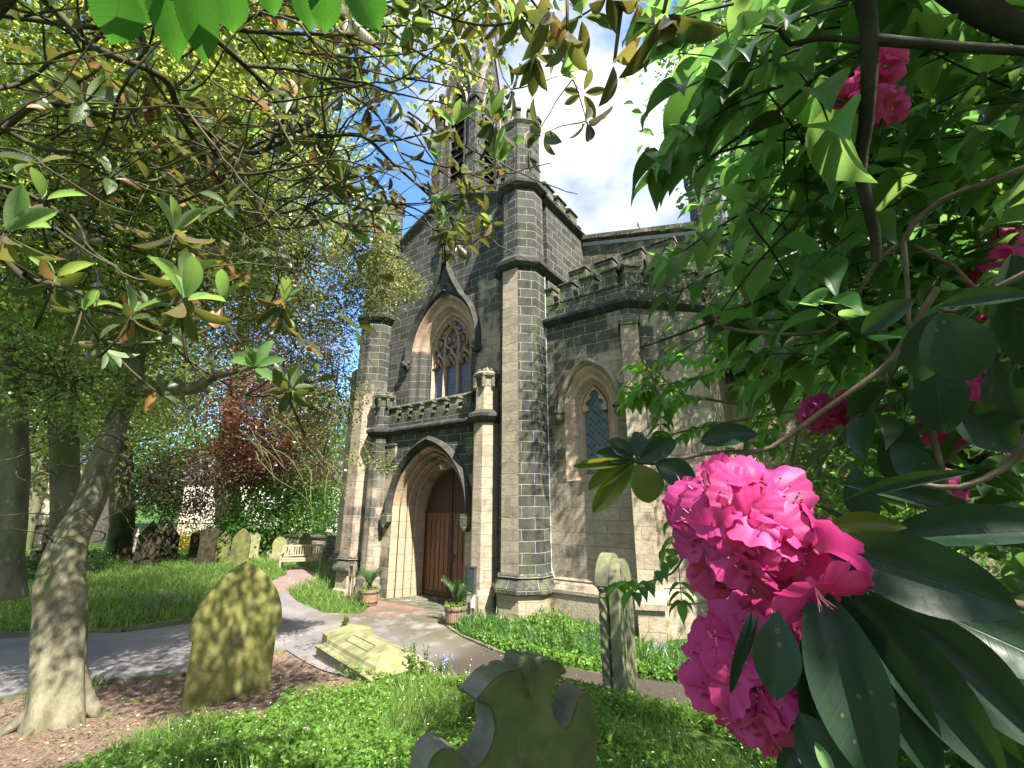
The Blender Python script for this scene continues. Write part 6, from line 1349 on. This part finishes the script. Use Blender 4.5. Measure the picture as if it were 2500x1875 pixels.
# grass near
def blades(n, xr, yr, cond, ln, wd, name, mat='leaf_grass'):
    x, y, z = scatter(n, xr, yr, cond); k = len(x); d = rdir(k, 2.2, .4); L_ = Leaves('blade'); L_.add(np.stack([x, y, z-.01], -1), d, rdir(k, 0, .2), rng.uniform(ln*.5, ln*1.3, k), np.full(k, wd)); return tag(L_.build(name, mat), kind='stuff')
blades(42000, (-7.2, 1.8), (.8, 6.8), lambda x, y: ok(x, y) & (np.hypot(x, y) > 1.3) & (noise2(x+1, y) < .9), .17, .007, 'grass')
blades(60000, (-34, -9), (1.0, 15), lambda x, y: ok(x, y) & (np.hypot(x, y) > 9), .22, .016, 'grass')
blades(2500, (-16.5, -11.8), (6.8, 9.9), lambda x, y: ok(x, y), .3, .014, 'grass')
# bed along the aisle wall
blades(5200, (-7.0, -1.0), (7.2, 9.1), lambda x, y: ok(x, y), .30, .017, 'grass', 'leaf_strap')
x, y, z = scatter(9000, (-7.0, -.5), (6.9, 9.1), lambda x, y: ok(x, y)); n = len(x); hh = .05+.45*np.exp(-((x+5.0)**2+(y-8.3)**2*3)/.35)*rng.uniform(.2, 1, n)+rng.uniform(0, .1, n); L_ = Leaves('small'); L_.add(np.stack([x, y, z+hh], -1), rdir(n, .1), rdir(n, 1.5), rng.uniform(.04, .09, n), rng.uniform(.03, .06, n)); tag(L_.build('bed_plants', 'leaf_ground'), kind='stuff')
# litter on the bare ground
x, y, z = scatter(16000, (-14, -3), (-1, 6.5), lambda x, y: inpoly(x, y, BARE)); n = len(x); L_ = Leaves('kite'); L_.add(np.stack([x, y, z+rng.uniform(.003, .02, n)], -1), rdir(n, 0, .2), rdir(n, 2), rng.uniform(.015, .05, n), rng.uniform(.012, .03, n)); tag(L_.build('leaf_litter', 'leaf_litter', smooth=False), kind='stuff')
x, y, z = scatter(2600, (-14, -3), (-1, 6.5), lambda x, y: inpoly(x, y, BARE) & (noise2(x*1.5, y*1.5) > .9)); n = len(x); L_ = Leaves('herb'); L_.add(np.stack([x, y, z+rng.uniform(.01, .07, n)], -1), rdir(n, 0, .3), rdir(n, 2), .04, .05); tag(L_.build('herb_carpet', 'leaf_ground', smooth=False), kind='stuff')
x, y, z = scatter(9000, (-16, -2), (0, 10), lambda x, y: inpoly(x, y, PATH) & (noise2(x*2.3, y*2.3)+.5*noise2(x*5, y*4) > .1) & ~inpoly(x, y, CH)); n = len(x); L_ = Leaves('kite'); L_.add(np.stack([x, y, z+.022], -1), rdir(n, 0, .1), rdir(n, 3), rng.uniform(.008, .028, n), rng.uniform(.006, .016, n)); tag(L_.build('leaf_litter', 'leaf_litter', smooth=False), kind='stuff')
# bluebells and white flowers
def flowers(pts, mat, name, label, cat, h=.25, n=22, spread=.25, size=.018):
    for (px_, py_) in pts:
        b = onG(px_, py_); o = empty(name, tuple(b), label if isinstance(label, str) else label[(px_, py_)], cat, name.replace('_', ' ')+'s in the grass'); g = G(); L_ = Leaves('small'); s_ = Leaves('blade')
        for k in range(n):
            x, y = b[0]+random.gauss(0, spread), b[1]+random.gauss(0, spread); z = float(ground(x, y)); hh = h*random.uniform(.7, 1.2); g.tube([(x, y, z), (x+.01, y, z+hh*.6), (x+.03, y, z+hh)], .003, 4, cap=False)
            for q in range(5): L_.add([(x+.03+random.uniform(-.02, .02), y+random.uniform(-.02, .02), z+hh-q*.018)], (random.uniform(-1, 1), random.uniform(-1, 1), -.8), (0, 0, 1), size, size*.8)
            s_.add([(x, y, z)], (random.uniform(-.6, .6), random.uniform(-.6, .6), 1), (1, 0, 0), h*.9, .01)
        g.build('stems', 'twig_green', o); L_.build('blossom', mat, o); s_.build('leaves', 'leaf_strap', o)
flowers([(330, 1478), (385, 1490), (420, 1482)], 'bluebell', 'bluebell_clump', {(330, 1478): 'bluebells on the shaded lawn, left of the three clumps beyond the path', (385, 1490): 'bluebells on the shaded lawn, nearest the mossy gravestone top', (420, 1482): 'bluebells between the path edge and the gravestone'}, 'flowers', .3, 20, .35)
flowers([(1440, 1585), (1600, 1610), (1070, 1640)], 'bluebell', 'bluebell_clump', {(1440, 1585): 'bluebells left of the tall twisted column stone, by the wall', (1600, 1610): 'pale bluebells at the foot of the aisle buttress', (1070, 1640): 'bluebells beside the low tomb'}, 'flowers', .22, 12, .12)
flowers([(1215, 1575), (760, 1440), (1040, 1650)], 'white_flower', 'white_flower_clump', {(1215, 1575): 'small white flowers at the edge of the bed right of the palm', (760, 1440): 'white flowers in the lit grass at the left buttress', (1040, 1650): 'tiny white flowers near the path behind the ornate gravestone'}, 'flowers', .16, 16, .25, .014)
# taller weeds by the tomb
for px_, py_, lb in ((1025, 1655, 'leafy weed at the right end of the low tomb'), (1385, 1600, 'bright leafy weeds against the aisle wall plinth'), (835, 1560, 'little weed growing on the head of the low tomb')):
    b = onG(px_, py_) if px_ != 835 else onG(835, 1590)+np.array([0, 0, .35]); o = empty('weed', tuple(b), lb, 'plant'); h = .45 if px_ != 835 else .2; g = G(); L_ = Leaves('small')
    for k in range(9 if h > .3 else 4):
        p = Vector((b[0]+random.gauss(0, .1*h*2), b[1]+random.gauss(0, .1*h*2), b[2])); pts = [p]; d = Vector((random.uniform(-.3, .3), random.uniform(-.3, .3), 1))
        for j in range(8):
            p = p+d.normalized()*h/8; pts.append(p)
            for q in range(3): L_.add([tuple(p)], (random.uniform(-1, 1), random.uniform(-1, 1), .2), (0, 0, 1), .07*(1-j/14), .05*(1-j/14))
        g.tube(pts, .004, 4)
    g.build('stems', 'twig_green', o); L_.build('leaves', 'leaf_ground', o)
print('objects', len(bpy.data.objects), 'polys', sum(len(m_.polygons) for m_ in bpy.data.meshes))
